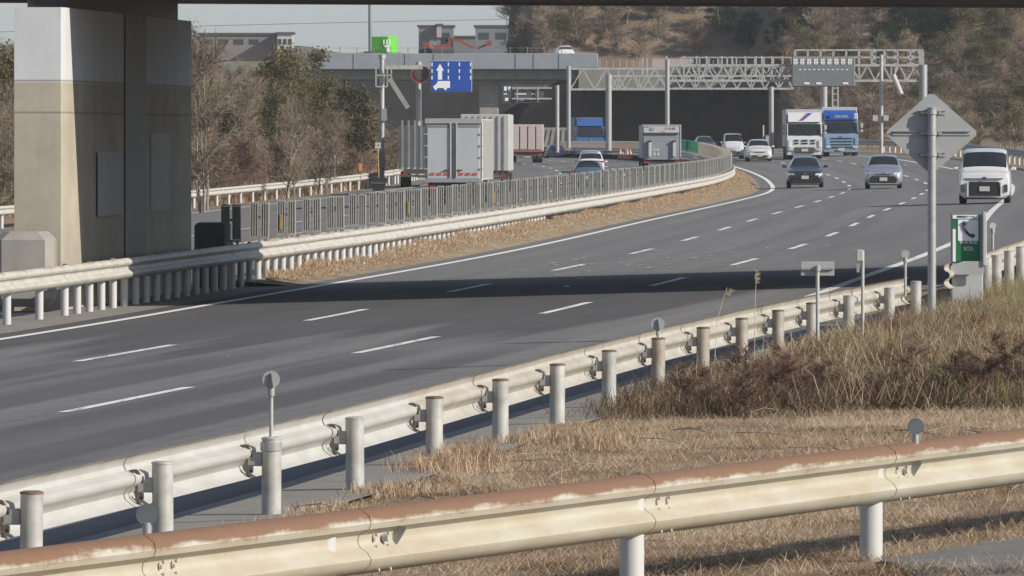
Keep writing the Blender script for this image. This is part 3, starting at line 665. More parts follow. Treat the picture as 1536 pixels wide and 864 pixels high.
# trusses
def truss(t,xa,xb,yt,yb,Y,n,w=.16,dep=1.4,style='W'):
    m=MB(); 
    for dy in (0,dep):
        A=PX(xa,yt,Y)+Vector((0,dy,0)); B=PX(xb,yt,Y)+Vector((0,dy,0)); C=PX(xa,yb,Y)+Vector((0,dy,0)); D=PX(xb,yb,Y)+Vector((0,dy,0))
        m.bar(A,B,w); m.bar(C,D,w)
        for k in range(n):
            t0,t1,th=k/n,(k+1)/n,(k+.5)/n
            m.bar(C.lerp(D,t0),A.lerp(B,th),w*.6); m.bar(A.lerp(B,th),C.lerp(D,t1),w*.6)
            if k%2==0: m.bar(A.lerp(B,t0),C.lerp(D,t0),w*.6)
    for k in range(n+1):
        tt=k/n; A=PX(xa,yt,Y).lerp(PX(xb,yt,Y),tt); C=PX(xa,yb,Y).lerp(PX(xb,yb,Y),tt); v=Vector((0,dep,0)); m.bar(A,A+v,w*.6); m.bar(C,C+v,w*.6)
        if k<n: A2=PX(xa,yt,Y).lerp(PX(xb,yt,Y),(k+1)/n); m.bar(A,A2+v,w*.5)
    m.build('truss',MT['galvpost'],t,-t.location)
def handrail(t,xa,xb,y0,y1,Y,n,w=.07,mid=True):
    m=MB()
    for dy in (0,1.2):
        v=Vector((0,dy,0)); m.bar(PX(xa,y0,Y)+v,PX(xb,y0,Y)+v,w)
        if mid: m.bar(PX(xa,(y0+y1)/2,Y)+v,PX(xb,(y0+y1)/2,Y)+v,w)
        for k in range(n+1): x=xa+(xb-xa)*k/n; m.bar(PX(x,y0,Y)+v,PX(x,y1,Y)+v,w)
    m.build('handrail',MT['galvpost'],t,-t.location)
def gleg(t,x,y0,y1,Y,w=.5):
    m=MB(); pole(m,x,y0,y1,Y,w,14); m.build('leg',MT['galv'],t,-t.location,smooth=True)
Y1=640; t=thing('sign_gantry','gantry with widely spaced triangles at its left end and one slim left leg','gantry',PX(853,218,Y1))
gleg(t,853,99,222,Y1,.32); truss(t,856,1000,103,134,Y1,4,.15)
Y2=590; t=thing('sign_gantry','long gantry of fine crossed bracing with a walkway and a thick left leg','gantry',PX(913,222,Y2))
gleg(t,913,112,226,Y2,.44); gleg(t,1157,130,232,Y2,.36); truss(t,917,1190,114,133,Y2,13,.13); truss(t,1020,1190,100,114,Y2+1.8,9,.10); handrail(t,1022,1188,86,100,Y2+.5,12,.08,False)
m=MB()
for x in (964,971,1000,1026,1045,1060,1083,1098,1118,1134,1143,1158,1174): m.bar(PX(x,84 if x>990 else 87,Y2+1),PX(x,113,Y2+1),.12)
m.build('upright',MT['galvpost'],t,-t.location)
Y3=540; t=thing('sign_gantry','tall railed gantry carrying the dark message board, reaching to the far right','gantry',PX(1385,235,Y3))
gleg(t,1001,89,205,Y3,.30); gleg(t,1385,97,240,Y3,.52); truss(t,1001,1385,98,121,Y3,16,.15); handrail(t,1193,1385,75,97,Y3+.2,10,.09)
for x,w in ((1367,.5),(1380,.35),(1311,.3),(1344,.3)): 
    m=MB(); a=PX(x,86,Y3+.6); m.box(a,(w,.4,.9)); m.build('equipment_box',MT['galvpost'],t,-t.location)
t2=thing('message_board','wide dark message board with a row of white characters hung on the gantry','sign',PX(1235,108,Y3-.6)); s_=Y3/F
m=MB(); m.box((0,0,0),(95*s_,.5,44*s_),0,0,.05); m.build('panel',MT['board'],t2)
m=MB()
for k in range(9):
    x=(1193-1235+k*10.2)*s_; z=(108-92.5)*s_
    for j in range(4): m.box((x+random.uniform(-.02,.02),-.265,z-.15+j*.1),(.28 if j%2 else .22,.02,.055))
    for j in (-1,1): m.box((x+j*.09,-.268,z),(.05,.02,.34))
for k in range(11): x=(1200+k*7-1235)*s_; m.box((x,-.265,(108-104.5)*s_),(.16,.02,.05))
for x in (1210,1228,1268): m.box(((x-1235)*s_,-.265,(108-125)*s_),(.34,.02,.12))
m.build('characters',MT['signwhite'],t2)
m=MB(); 
m.build('x',MT['galv'],t2) if False else None
Yl=640; t=thing('ladder_mast','mast with a ladder rising behind the blue and white truck','mast',PX(1245,180,Yl))
m=MB(); pole(m,1236,128,215,Yl,.52); m.build('pole',MT['galv'],t,-t.location,smooth=True)
m=MB()
for x in (1249,1257): m.bar(PX(x,128,Yl),PX(x,212,Yl),.12)
for k in range(9): m.bar(PX(1249,132+k*9,Yl),PX(1257,132+k*9,Yl),.08)
m.build('ladder',MT['galvpost'],t,-t.location)
Yq=500; t=thing('camera_pole','slim pole with an angled camera arm and small white boxes, right of the trucks','pole',PX(1322,228,Yq))
m=MB(); pole(m,1322,82,230,Yq,.22); m.build('pole',MT['galvpost'],t,-t.location,smooth=True)
m=MB(); m.tube([PX(1340,113,Yq-.3),PX(1352,142,Yq-.6)],.16,10); m.bar(PX(1323,97,Yq),PX(1345,97,Yq),.1); m.bar(PX(1345,97,Yq),PX(1342,114,Yq),.1); m.build('camera',MT['offwhite'],t,-t.location)
for x in (1313,1329): m=MB(); m.box(PX(x,177,Yq-.1),(.3,.2,.34)); m.build('box',MT['offwhite'],t,-t.location)
# sign seen on the left carriageway, bar-mounted
Ys_=700; s_=Ys_/F; c=PX(785,141,Ys_); t=thing('guide_sign','dark guide sign with white bars on a side arm, left of the gantries','sign',c)
m=MB(); m.box((0,0,0),(62*s_,.15,27*s_)); m.build('panel',MT['darkgrey'],t)
m=MB()
for x,y,w,h in ((758,133,4,6),(764,133,4,6),(775,133,14,3),(790,133,13,3),(804,133,12,3),(758,141,5,1.5),(773,141,4,1.2),(783,141,13,1.5),(800,141,5,1.5),(760,149,5,4.5),(773,148,6,2.5),(783,149,8,4),(798,149,9,2)): m.box(((x-785)*s_,-.09,(141-y)*s_),(w*s_,.04,h*s_))
m.build('characters',MT['signwhite'],t)
m=MB(); 
for y in (132,148): m.bar(PX(768,y,Ys_-.2)-c,PX(828,y,Ys_-.2)-c,.12)
for x in (776,807): m.bar(PX(x,130,Ys_-.25)-c,PX(x,152,Ys_-.25)-c,.09)
m.build('arm',MT['galvpost'],t)
m=MB(); m.tube([PX(836,128,Ys_)-c,PX(836,228,Ys_)-c],.16,10); m.build('pole',MT['galvpost'],t,smooth=True)
# things at the left rail
c=PX(567,280,448); t=thing('covered_crash_cushion','black tarpaulin-covered end piece on the left guard rail','crash cushion',c)
m=MB(); m.prism([(-.5,.42),(-.35,.5),(.3,.46),(.52,.50),(.45,.2),(.25,-.5),(-.22,-.5),(-.35,.1)],-.3,.5); m.build('cover',MT['black'],t); m=MB(); m.box((0,-.32,.2),(.8,.04,.12)); m.build('strap',MT['darkgrey'],t)
t=thing('white_fence','low white railing behind the left guard rail','fence',PX(502,268,470)); m=MB()
for y0,y1 in ((254,261),(263,272)): m.bar(PX(485,y0,470),PX(520,y1,470),.07)
for k in range(8): x=486+k*4.7; m.bar(PX(x,254.5+k*.9,470),PX(x,274,470),.06)
m.build('railing',MT['offwhite'],t,-t.location)
c=PX(567,218,462); t=thing('wind_marker','small white four-lobed marker on a yellow stem by the slim pole','marker',c); m=MB()
for a in range(4): m.disc((.12*math.cos(a*PI/2+.78),0,.12*math.sin(a*PI/2+.78)),.085,.03,10)
m.build('lobes',MT['white'],t); m=MB(); m.tube([(0,.03,-.1),(0,.03,-.35)],.05,6); m.tube([(0,.03,-.3),(.05,.03,-2.0)],.03,6); m.build('stem',MT['yellow'],t)
for k,(x,y0,y1,lab) in enumerate(((541,244,268,'orange marker board on a stake beyond the left rail, by the white railing'),(468,250,272,'faded orange marker board on a stake left of the white railing'))):
    c=PX(x,y1,458); t=thing('marker_board',lab,'marker',c); m=MB(); m.box((0,0,.62),(.2,.04,.42)); m.build('panel',MT['orange'],t); m=MB(); m.tube([(0,.03,-.4),(0,.03,.6)],.03,6); m.build('stake',MT['bark'],t)
t=thing('lamp_stake','thin stake with a dark round top among the left woods','post',PX(502,270,462)); m=MB(); pole(m,502,218,270,462,.07,8); m.build('stake',MT['galvpost'],t,-t.location); m=MB(); m.disc(PX(502,217,462),.09,.1,12); m.build('head',MT['black'],t,-t.location)
c=PX(1153,238,640);
for k,(x,lab) in enumerate(((1152,'cream roadside cabinet standing just left of the white truck'),)):
    t=thing('cabinet',lab,'cabinet',PX(1152,222,620)); m=MB(); m.box((0,0,.45),(.42,.4,1.0),0,0,.03); m.build('housing',MT['tan'],t); m=MB(); m.box((0,-.21,.45),(.32,.02,.8)); m.build('door',MT['offwhite'],t); m=MB(); m.tube([(-.35,0,-.2),(-.35,0,1.7)],.06,8); m.build('post',MT['galvpost'],t)
# orange cones beyond the median, in front of the far screens
cone=thing('traffic_cone','orange traffic cone standing by the far tan screens','traffic cone',(0,0,0),0,'orange cones by the far screens')
m=MB(); m.tube([(0,0,.04),(0,0,.62)],[.17,.04],14); m.build('body',MT['orange'],cone,smooth=True); m=MB(); m.box((0,0,.02),(.42,.42,.05)); m.build('base',MT['black'],cone); m=MB(); m.tube([(0,0,.28),(0,0,.42)],[.125,.088],14); m.build('stripe',MT['white'],cone)
for i,(x,Y) in enumerate(((897,628),(908,624),(915,620),(921,618),(928,614))):
    o=cone if i==0 else copy_tree(cone); X=(x-768)*Y/F; X=M(Y)-1.35; o.location=(X,Y,gz(X,Y)+.05); o.scale=(1.25,1.25,1.25)
# ------------------------------------------------------------------ vehicles
def cr(p0,p1,p2,p3,t): return .5*((2*p1)+(-p0+p2)*t+(2*p0-5*p1+4*p2-p3)*t*t+(-p0+3*p1-3*p2+p3)*t**3)
def wheel(parent,x,y,r=.31,w=.2,name='wheel'):
    m=MB(); m.tube([(x-w/2,y,r),(x-w/2+.02,y,r),(x+w/2-.02,y,r),(x+w/2,y,r)],[r*.93,r,r,r*.93],20); o=m.build(name,MT['tyre'],parent,smooth=True)
    s=1 if x>0 else -1; m=MB(); m.tube([(x+s*(w/2-.01),y,r),(x+s*(w/2+.012),y,r)],r*.62,14); m.build('rim',MT['rim'],o)
    return o
# section: y, half width, z bottom, z belt, z top, half width at the top
def car(name,label,cat,secs,W,paint,glass,loc,rz,front=True,cowl=None,roof=None,tail=None,style='hatch',lamps=None,plate=True):
    root=thing(name,label,cat,loc,rz)
    NS=5; cols=[]
    L=len(secs); rows=[]
    for i in range(L-1):
        for k in range(NS):
            t=k/NS; g=[secs[max(0,i-1)],secs[i],secs[i+1],secs[min(L-1,i+2)]]
            rows.append([i+t]+[ (cr(g[0][j],g[1][j],g[2][j],g[3][j],t)*.6+(g[1][j]*(1-t)+g[2][j]*t)*.4) for j in range(6)])
    rows.append([L-1.0]+list(secs[-1]))
    NV=22; verts=[]
    for r in rows:
        u,y,hw,zb,zl,zt,ht=r
        half=[(0,zb),(hw*.82,zb),(hw*.97,zb+.10),(hw,zb+(zl-zb)*.35),(hw*1.0,zb+(zl-zb)*.62),(hw*.965,zl-.03),(hw*.945,zl),
              (hw*.945+(ht-hw*.945)*.5,zl+(zt-zl)*.47),(ht,zt-(zt-zl)*.09-.015),(ht*.86,zt-.01),(ht*.45,zt+.012),(0,zt+.02)]
        ring=half+[(-a,b) for a,b in half[-2:0:-1]]
        verts.append([(a,y,b) for a,b in ring])
    n=len(verts[0]); body=MB(); wsc=MB(); side=MB(); rear=MB()
    flat=[v for r in verts for v in r]; body.v=list(flat)
    def q(i,k): return (i*n+k,i*n+(k+1)%n,(i+1)*n+(k+1)%n,(i+1)*n+k)
    for i in range(len(rows)-1):
        u=(rows[i][0]+rows[i+1][0])/2
        for k in range(n):
            kk=k if k<11 else n-1-k                       # 0..10 mirrored
            tgt=body
            if cowl is not None and cowl+.12<u<roof-.05 and kk>=8: tgt=wsc
            elif tail is not None and tail[0]+.1<u<tail[1]-.12 and kk>=8: tgt=rear
            elif kk in (6,7) and roof-.35<u<(tail[0] if tail else L-1)+.35 and not (abs(u-(roof+.75))<.11): tgt=side
            tgt.f.append(q(i,k)); tgt.m.append(0)
    body.f.append(tuple(range(n-1,-1,-1))); body.f.append(tuple((len(rows)-1)*n+k for k in range(n))); body.m+= [0,0]
    body.build('body',paint,root,smooth=True)
    for mb,nm in ((wsc,'windscreen'),(side,'side_window'),(rear,'rear_window')):
        if mb.f:
            mb.v=list(flat); o=mb.build(nm,glass,root,smooth=True)
            bm=bmesh.new(); bm.from_mesh(o.data); bmesh.ops.delete(bm,geom=[v for v in bm.verts if not v.link_faces],context='VERTS'); bm.to_mesh(o.data); bm.free()
    y0=secs[0][0]; y1=secs[-1][0]; hw=W/2
    ax=(.16*(y1-y0)+y0+.1, y1-.19*(y1-y0))
    for yy in ax:
        for sx in (-1,1): wheel(root,sx*(hw-.12),yy,.31)
    m=MB()                                              # dark underbody closes the gap between the wheels
    m.box((0,(y0+y1)/2,.23),(W*.78,(y1-y0)*.86,.16)); m.build('underbody',MT['black'],root)
    zc=secs[cowl][3]+.12 if front else secs[-2][3]+.1; yc=(secs[cowl][0]+.35) if cowl is not None else 1.2
    for sx in (-1,1):
        m=MB(); m.box((sx*(hw+.10),yc,zc),(.18,.10,.12),0,0,.03); m.box((sx*(hw-.0),yc,zc-.03),(.1,.05,.04)); m.build('mirror',paint,root)
    return root
def pbox(root,name,mt,c,d,ch=.01,rz=0): m=MB(); m.box(c,d,0,rz,ch); return m.build(name,mt,root)
def heading(f,Y,extra=0): return -math.atan((f(Y+6)-f(Y-6))/12)+extra
def place(x,Y): X=(x-768)*Y/F; return X,Y,gz(X,Y)
# silver hatchback -----------------------------------------------------------
hb=[(0,.66,.30,.60,.64,.55),(.10,.76,.20,.68,.73,.66),(.45,.835,.17,.80,.86,.70),(1.05,.848,.17,.90,.98,.70),(1.80,.848,.17,.92,1.42,.56),(2.5,.848,.17,.94,1.49,.57),(3.25,.845,.18,.95,1.44,.55),(3.80,.83,.22,.93,1.04,.66),(3.95,.76,.30,.80,.86,.60)]
def oncoming(name,label,secs,W,paint,x,Y,headlight,grille,kind):
    X,Yy,z=place(x,Y); r=car(name,label,'car' if kind!='van' else 'minivan',secs,W,paint,MT['glass2'],(X,Yy,z+.01),heading(lane(1),Y),True,3 if kind!='van' else 2,4 if kind!='van' else 3,(6,7))
    hz,hwid,hh=headlight
    for sx in (-1,1):
        m=MB(); a=W/2
        pts=[(sx*a*.52,-.012,hz-.02),(sx*a*.90,.10,hz-.05),(sx*a*.95,.16,hz+hh*.7),(sx*a*.60,.05,hz+hh*.5)]
        vs=pts+[(p[0],p[1]+.1,p[2]) for p in pts]; m.add([(v[0],v[1]-.03,v[2]) for v in vs],[(0,1,2,3),(7,6,5,4),(0,4,5,1),(1,5,6,2),(2,6,7,3),(3,7,4,0)]); m.build('headlight',MT['lamp'],r,smooth=False)
    return r
r=oncoming('car','silver hatchback with a wide dark grille, driving towards us in the middle lane',hb,1.66,MT['silver'],1325,370,(.66,.3,.10),0,'hatch')
m=MB(); m.prism([(-.50,.56),(.50,.56),(.62,.42),(.56,.27),(-.56,.27),(-.62,.42)],-.035,.1); m.build('grille',MT['black'],r); m=MB(); m.prism([(-.36,.66),(.36,.66),(.32,.62),(-.32,.62)],-.03,.08); m.build('upper_grille',MT['darkgrey'],r)
pbox(r,'number_plate',MT['plate'],(0,-.05,.42),(.34,.02,.17)); pbox(r,'badge',MT['rim'],(0,-.035,.69),(.13,.02,.06)); pbox(r,'bumper_lip',MT['silver'],(0,-.01,.22),(1.3,.08,.06))
bl=[(0,.68,.28,.56,.62,.55),(.12,.78,.19,.66,.72,.66),(.55,.865,.17,.78,.85,.70),(1.25,.875,.17,.88,.95,.70),(2.05,.875,.17,.90,1.38,.55),(2.8,.875,.17,.92,1.46,.56),(3.6,.87,.18,.94,1.40,.53),(4.3,.86,.22,.93,1.05,.66),(4.5,.78,.32,.80,.86,.60)]
r=oncoming('car','black hatchback with pale slanted headlights in the lane beside the median',bl,1.75,MT['blacksheen'],1207.5,389,(.62,.3,.10),0,'hatch')
m=MB(); m.prism([(-.58,.38),(.58,.38),(.66,.24),(-.66,.24)],-.03,.1); m.build('grille',MT['black'],r); pbox(r,'number_plate',MT['plate'],(0,-.045,.49),(.34,.02,.17)); pbox(r,'badge',MT['redmark'],(0,-.03,.66),(.12,.02,.05)); pbox(r,'bumper_lip',MT['rim'],(0,-.0,.205),(1.35,.08,.025))
vn=[(0,.80,.26,.92,.97,.62),(.06,.835,.20,.98,1.03,.70),(.50,.86,.17,1.05,1.13,.74),(1.35,.865,.17,1.07,1.72,.71),(2.3,.865,.17,1.10,1.84,.73),(3.6,.865,.17,1.10,1.83,.73),(4.4,.86,.18,1.10,1.78,.66),(4.62,.85,.22,1.08,1.3,.70),(4.7,.78,.34,.9,.98,.6)]
r=oncoming('minivan','white minivan with a tall black grille, nearest of the oncoming vehicles on the right',vn,1.73,MT['carwhite'],1476.5,279,(.84,.3,.10),0,'van')
m=MB(); m.prism([(-.50,.74),(.50,.74),(.58,.27),(-.58,.27)],-.04,.1); m.build('grille',MT['black'],r)
for sx in (-1,1):
    pbox(r,'grille_trim',MT['carwhite'],(sx*.56,-.05,.48),(.05,.06,.50),.01); pbox(r,'fog_lamp',MT['darkgrey'],(sx*.72,-.01,.52),(.12,.08,.26),.02)
pbox(r,'number_plate',MT['plate'],(0,-.06,.50),(.34,.02,.17)); m=MB(); m.prism([(-.66,.86),(.66,.86),(.5,.81),(-.5,.81)],-.04,.05); m.build('chrome_bar',MT['rim'],r); pbox(r,'badge',MT['darkgrey'],(0,-.05,.86),(.14,.03,.08))
def driver(r,x,y,z,lab):
    t=thing('person',lab,'person',(0,0,0)); 
    mw=Matrix.Translation(r.location)@Matrix.Rotation(r.rotation_euler[2],4,'Z'); t.location=mw@Vector((x,y,z)); return t
mv=[(0,.60,.28,.80,.86,.5),(.08,.68,.20,.95,1.02,.6),(.35,.735,.17,1.02,1.12,.62),(.95,.738,.17,1.04,1.70,.57),(1.8,.738,.17,1.06,1.78,.60),(2.6,.738,.17,1.06,1.78,.60),(3.1,.735,.18,1.06,1.74,.58),(3.33,.73,.22,1.04,1.3,.62),(3.4,.66,.34,.9,.98,.55)]
r=oncoming('minicar','small tall white minicar following the bend, left of the white sedan',mv,1.48,MT['carwhite'],1101,590,(.80,.3,.12),0,'van')
m=MB(); m.prism([(-.3,.52),(.4,.52),(.4,.34),(-.3,.34)],-.03,.1); m.build('grille',MT['darkgrey'],r); pbox(r,'number_plate',MT['plate'],(0,-.04,.62),(.3,.02,.15))
r=oncoming('car','white sedan with a thin dark grille, between the minicar and the white truck',[(a,b,c,d*.98,e*.98,f) for a,b,c,d,e,f in hb],1.70,MT['carwhite'],1139.5,552,(.66,.3,.12),0,'hatch')
m=MB(); m.prism([(-.42,.66),(.42,.66),(.3,.60),(-.3,.60)],-.03,.1); m.prism([(-.55,.40),(.55,.40),(.5,.26),(-.5,.26)],-.03,.1); m.build('grille',MT['black'],r); pbox(r,'number_plate',MT['plate'],(0,-.045,.40),(.34,.02,.15))
r=oncoming('car','dark car mostly hidden behind the far screens, left of the minicar',bl,1.78,MT['blacksheen'],1060,668,(.62,.3,.1),0,'hatch'); pbox(r,'number_plate',MT['plate'],(0,-.05,.45),(.34,.02,.16))
# cars going away -------------------------------------------------------------
def rev(secs):
    y1=secs[-1][0]; return [(y1-s[0],)+tuple(s[1:]) for s in secs][::-1]
def outgoing(name,label,secs,W,paint,x,Y,rear,lat='car',gl='glass'):
    X,Yy,z=place(x,Y); s=rev(secs); return car(name,label,lat,s,W,paint,MT[gl],(X,Yy,z+.01),heading(M,Y),False,len(s)-4-1 if False else None,2,(1,2)) 
s=rev(bl); 
X,Yy,z=place(882,425); r=car('car','blue-grey hatchback seen from behind, just over the median screens','car',s,1.80,MT['bluecar'],MT['glass'],(X,Yy,z-.05),heading(M,425),False,None,2,(1,2))
for sx in (-1,1): pbox(r,'tail_light',MT['red'],(sx*.72,.06,.92),(.26,.08,.10)); 
pbox(r,'spoiler',MT['blacksheen'],(0,.85,1.44),(1.1,.2,.03)); pbox(r,'number_plate',MT['plate'],(0,-.02,.6),(.34,.02,.17))
suv=[(0,.80,.34,.95,1.0,.66),(.15,.87,.26,1.02,1.10,.74),(.75,.90,.24,1.06,1.62,.62),(1.7,.905,.24,1.08,1.70,.64),(2.7,.905,.24,1.06,1.60,.62),(3.3,.90,.24,1.02,1.12,.74),(4.2,.88,.26,.92,.98,.72),(4.5,.78,.34,.8,.84,.6)]
X,Yy,z=place(886.5,480); r=car('suv','white car with red tail lights, ahead of the blue-grey hatchback','car',suv,1.82,MT['carwhite'],MT['glass'],(X,Yy,z+.0),heading(M,480),False,None,2,(1,2)); r.scale=(.87,.9,.93)
for sx in (-1,1): pbox(r,'tail_light',MT['red'],(sx*.70,.05,1.02),(.34,.10,.09)) 
pbox(r,'spoiler',MT['carwhite'],(0,.72,1.66),(1.2,.22,.03)); pbox(r,'number_plate',MT['plate'],(0,-.02,.78),(.34,.02,.17))
X,Yy,z=place(835,700); r=car('car','dark blue sedan seen from behind beside the canvas-sided truck','car',rev(bl),1.78,MT['navy'],MT['glass'],(X,Yy,z-.1),heading(M,700),False,None,2,(1,2)); r.scale=(.95,.95,.85); pbox(r,'number_plate',MT['plate'],(0,-.02,.7),(.4,.03,.2))
for sx in (-1,1): pbox(r,'tail_light',MT['red'],(sx*.72,.05,.85),(.26,.08,.10))
# trucks ----------------------------------------------------------------------
def axle(root,ys_,W=2.4,r=.48):
    for y in ys_:
        for sx in (-1,1): wheel(root,sx*(W/2-.22),y,r,.40)
def boxtruck_rear(label,x,Y,W,H,L,mt,z0=1.05,name='box_truck',cat='truck',dz=0,f=M,dx=0):
    X,Yy,z=place(x,Y); root=thing(name,label,cat,(X,Yy,z+dz),heading(f,Y))
    m=MB(); m.box((0,L/2+.06,(z0+H)/2),(W,L,H-z0),0,0,.03); m.build('box_body',mt,root)
    m=MB(); m.box((0,L/2,z0-.12),(W*.8,L*.98,.22)); m.box((0,.0,z0-.34),(W*.92,.12,.12)); m.build('chassis',MT['darkgrey'],root)
    axle(root,(1.6,2.9,L-.5)); 
    m=MB(); m.box((0,-.01,.62),(.44,.03,.24)); m.build('number_plate',MT['plate'],root)
    for sx in (-1,1): m=MB(); m.box((sx*.95,-.02,.78),(.35,.06,.13),0,0,.02); m.build('tail_light',MT['red'],root)
    return root
# big white wing truck, left lane
r=boxtruck_rear('large white box truck seen from behind, its right side door panel sunlit',680,360,2.45,3.72,9.4,MT['offwhite'])
for sx in (-1,1):
    pbox(r,'rear_door',MT['greywhite'],(sx*.62,-.02,2.28),(1.02,.06,2.32),.02)
    m=MB(); m.box((sx*.62,-.045,3.38),(1.02,.02,.10)); m.build('door_strip',MT['yellow'] if False else MT['tan'],r)
    for dx_ in (-.33,-.02,.28): 
        m=MB(); cx=sx*.62+dx_; m.add([(cx-.12,-.062,1.26),(cx+.10,-.062,1.26),(cx+.16,-.062,1.38),(cx-.06,-.062,1.38)],[(0,1,2,3)]); m.build('hazard_stripe',MT['redmark'],r)
    for k in range(4): pbox(r,'hinge',MT['galv'],(sx*1.20,-.07,1.55+k*.5),(.16,.04,.07),.01)
    m=MB(); 
    for w in (.13,): m.tube([(sx*w,-.09,1.2),(sx*w,-.09,3.5)],.022,8); m.box((sx*w,-.06,2.3),(.11,.03,2.5))
    m.build('lock_bar',MT['signback'],r); pbox(r,'door_handle',MT['darkgrey'],(sx*.28,-.1,1.5),(.26,.04,.05))
pbox(r,'rear_frame',MT['signback'],(0,.0,3.62),(2.46,.1,.22),.01); pbox(r,'rear_sill',MT['galv'],(0,-.02,1.04),(2.46,.14,.16),.01)
for k in range(14): pbox(r,'side_rib',MT['offwhite'],(1.238,.5+k*.66,2.4),(.03,.05,2.5),0)
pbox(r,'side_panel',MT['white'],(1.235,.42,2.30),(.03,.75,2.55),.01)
X_=r
r=boxtruck_rear('tall white container truck partly hidden beyond the big box truck',727,425,2.48,3.95,9.5,MT['offwhite'],dz=-.0)
for k in range(8): pbox(r,'door_rib',MT['greywhite'],(-1.1+k*.31,-.02,2.5),(.05,.05,2.8),0)
r=boxtruck_rear('ribbed white container truck farthest left, behind the tall white pole',632,462,2.48,3.5,10,MT['offwhite'],dz=-.1)
for k in range(7): pbox(r,'door_rib',MT['tan'],(-1.05+k*.35,-.02,2.5),(.12,.05,2.6),0)
r=boxtruck_rear('pinkish white container truck seen from behind in the middle distance',791,620,2.46,3.65,10,MT['pinkwhite'],dz=.05); r.scale=(1,1,.78)
for k in range(4): pbox(r,'door_panel',MT['pinkwhite'],(-.9+k*.6,-.04,2.4),(.50,.07,2.3),.02)
pbox(r,'under_rail',MT['redmark'],(0,-.04,1.1),(2.4,.06,.12))
r=boxtruck_rear('grey canvas-covered truck beside the dark blue sedan',834,722,2.2,3.2,8,MT['tan'],dz=.0); r.scale=(1,1,.8); m=MB()
for k in range(5): m.prism([(-1.1+k*.5,1.1),(-.9+k*.5,1.1),(-.75+k*.42,3.0)],-.03,.05)
m.build('canvas_fold',MT['tan'],r)
# grey trailer end with two stanchions
r=boxtruck_rear('square grey trailer end with a white header, over the median screens',992,515,2.36,3.62,11,MT['offwhite'],name='trailer',cat='trailer',dz=-.12); r.scale=(1,1,.80)
pbox(r,'rear_panel',MT['greypanel'],(0,-.01,2.0),(2.22,.06,2.1),.01); pbox(r,'header',MT['white'],(0,-.02,3.28),(2.2,.06,.50),.01); pbox(r,'ledge',MT['darkgrey'],(0,-.09,3.0),(2.2,.16,.05),0); pbox(r,'top_frame',MT['signback'],(0,-.01,3.60),(2.4,.1,.12))
for sx in (-.72,.78): pbox(r,'stanchion',MT['white'],(sx,-.12,1.75),(.17,.14,1.15),.02); pbox(r,'stanchion_cap',MT['black'],(sx,-.14,2.38),(.22,.18,.10),.01)
pbox(r,'side_edge',MT['white'],(1.19,.1,2.4),(.06,.3,2.5))
for dx_,dz_ in ((-.42,1.72),(-.22,1.72),(-.42,1.38),(-.20,1.36)): pbox(r,'label_plate',MT['white'],(dx_,-.05,dz_),(.15,.02,.18 if dz_>1.5 else .24),0)
m=MB(); m.disc((-.60,-.06,3.30),.13,.02,20); m.build('logo_ring',MT['signblue'],r); m=MB(); m.disc((-.60,-.075,3.30),.075,.02,20); m.build('logo_centre',MT['white'],r)
text('lettering','日本通',.20,MT['handset'],r,(.52,-.055,3.33),sx=1.1); m=MB(); m.prism([(.0,3.08),(.26,3.08),(.2,3.18),(.06,3.18)],-.065,-.055); m.build('yellow_mark',MT['yellow'],r); m=MB(); m.prism([(-1.05,3.44),(-.75,3.44),(-.78,3.49),(-1.0,3.49)],-.065,-.055); m.build('red_mark',MT['redmark'],r)
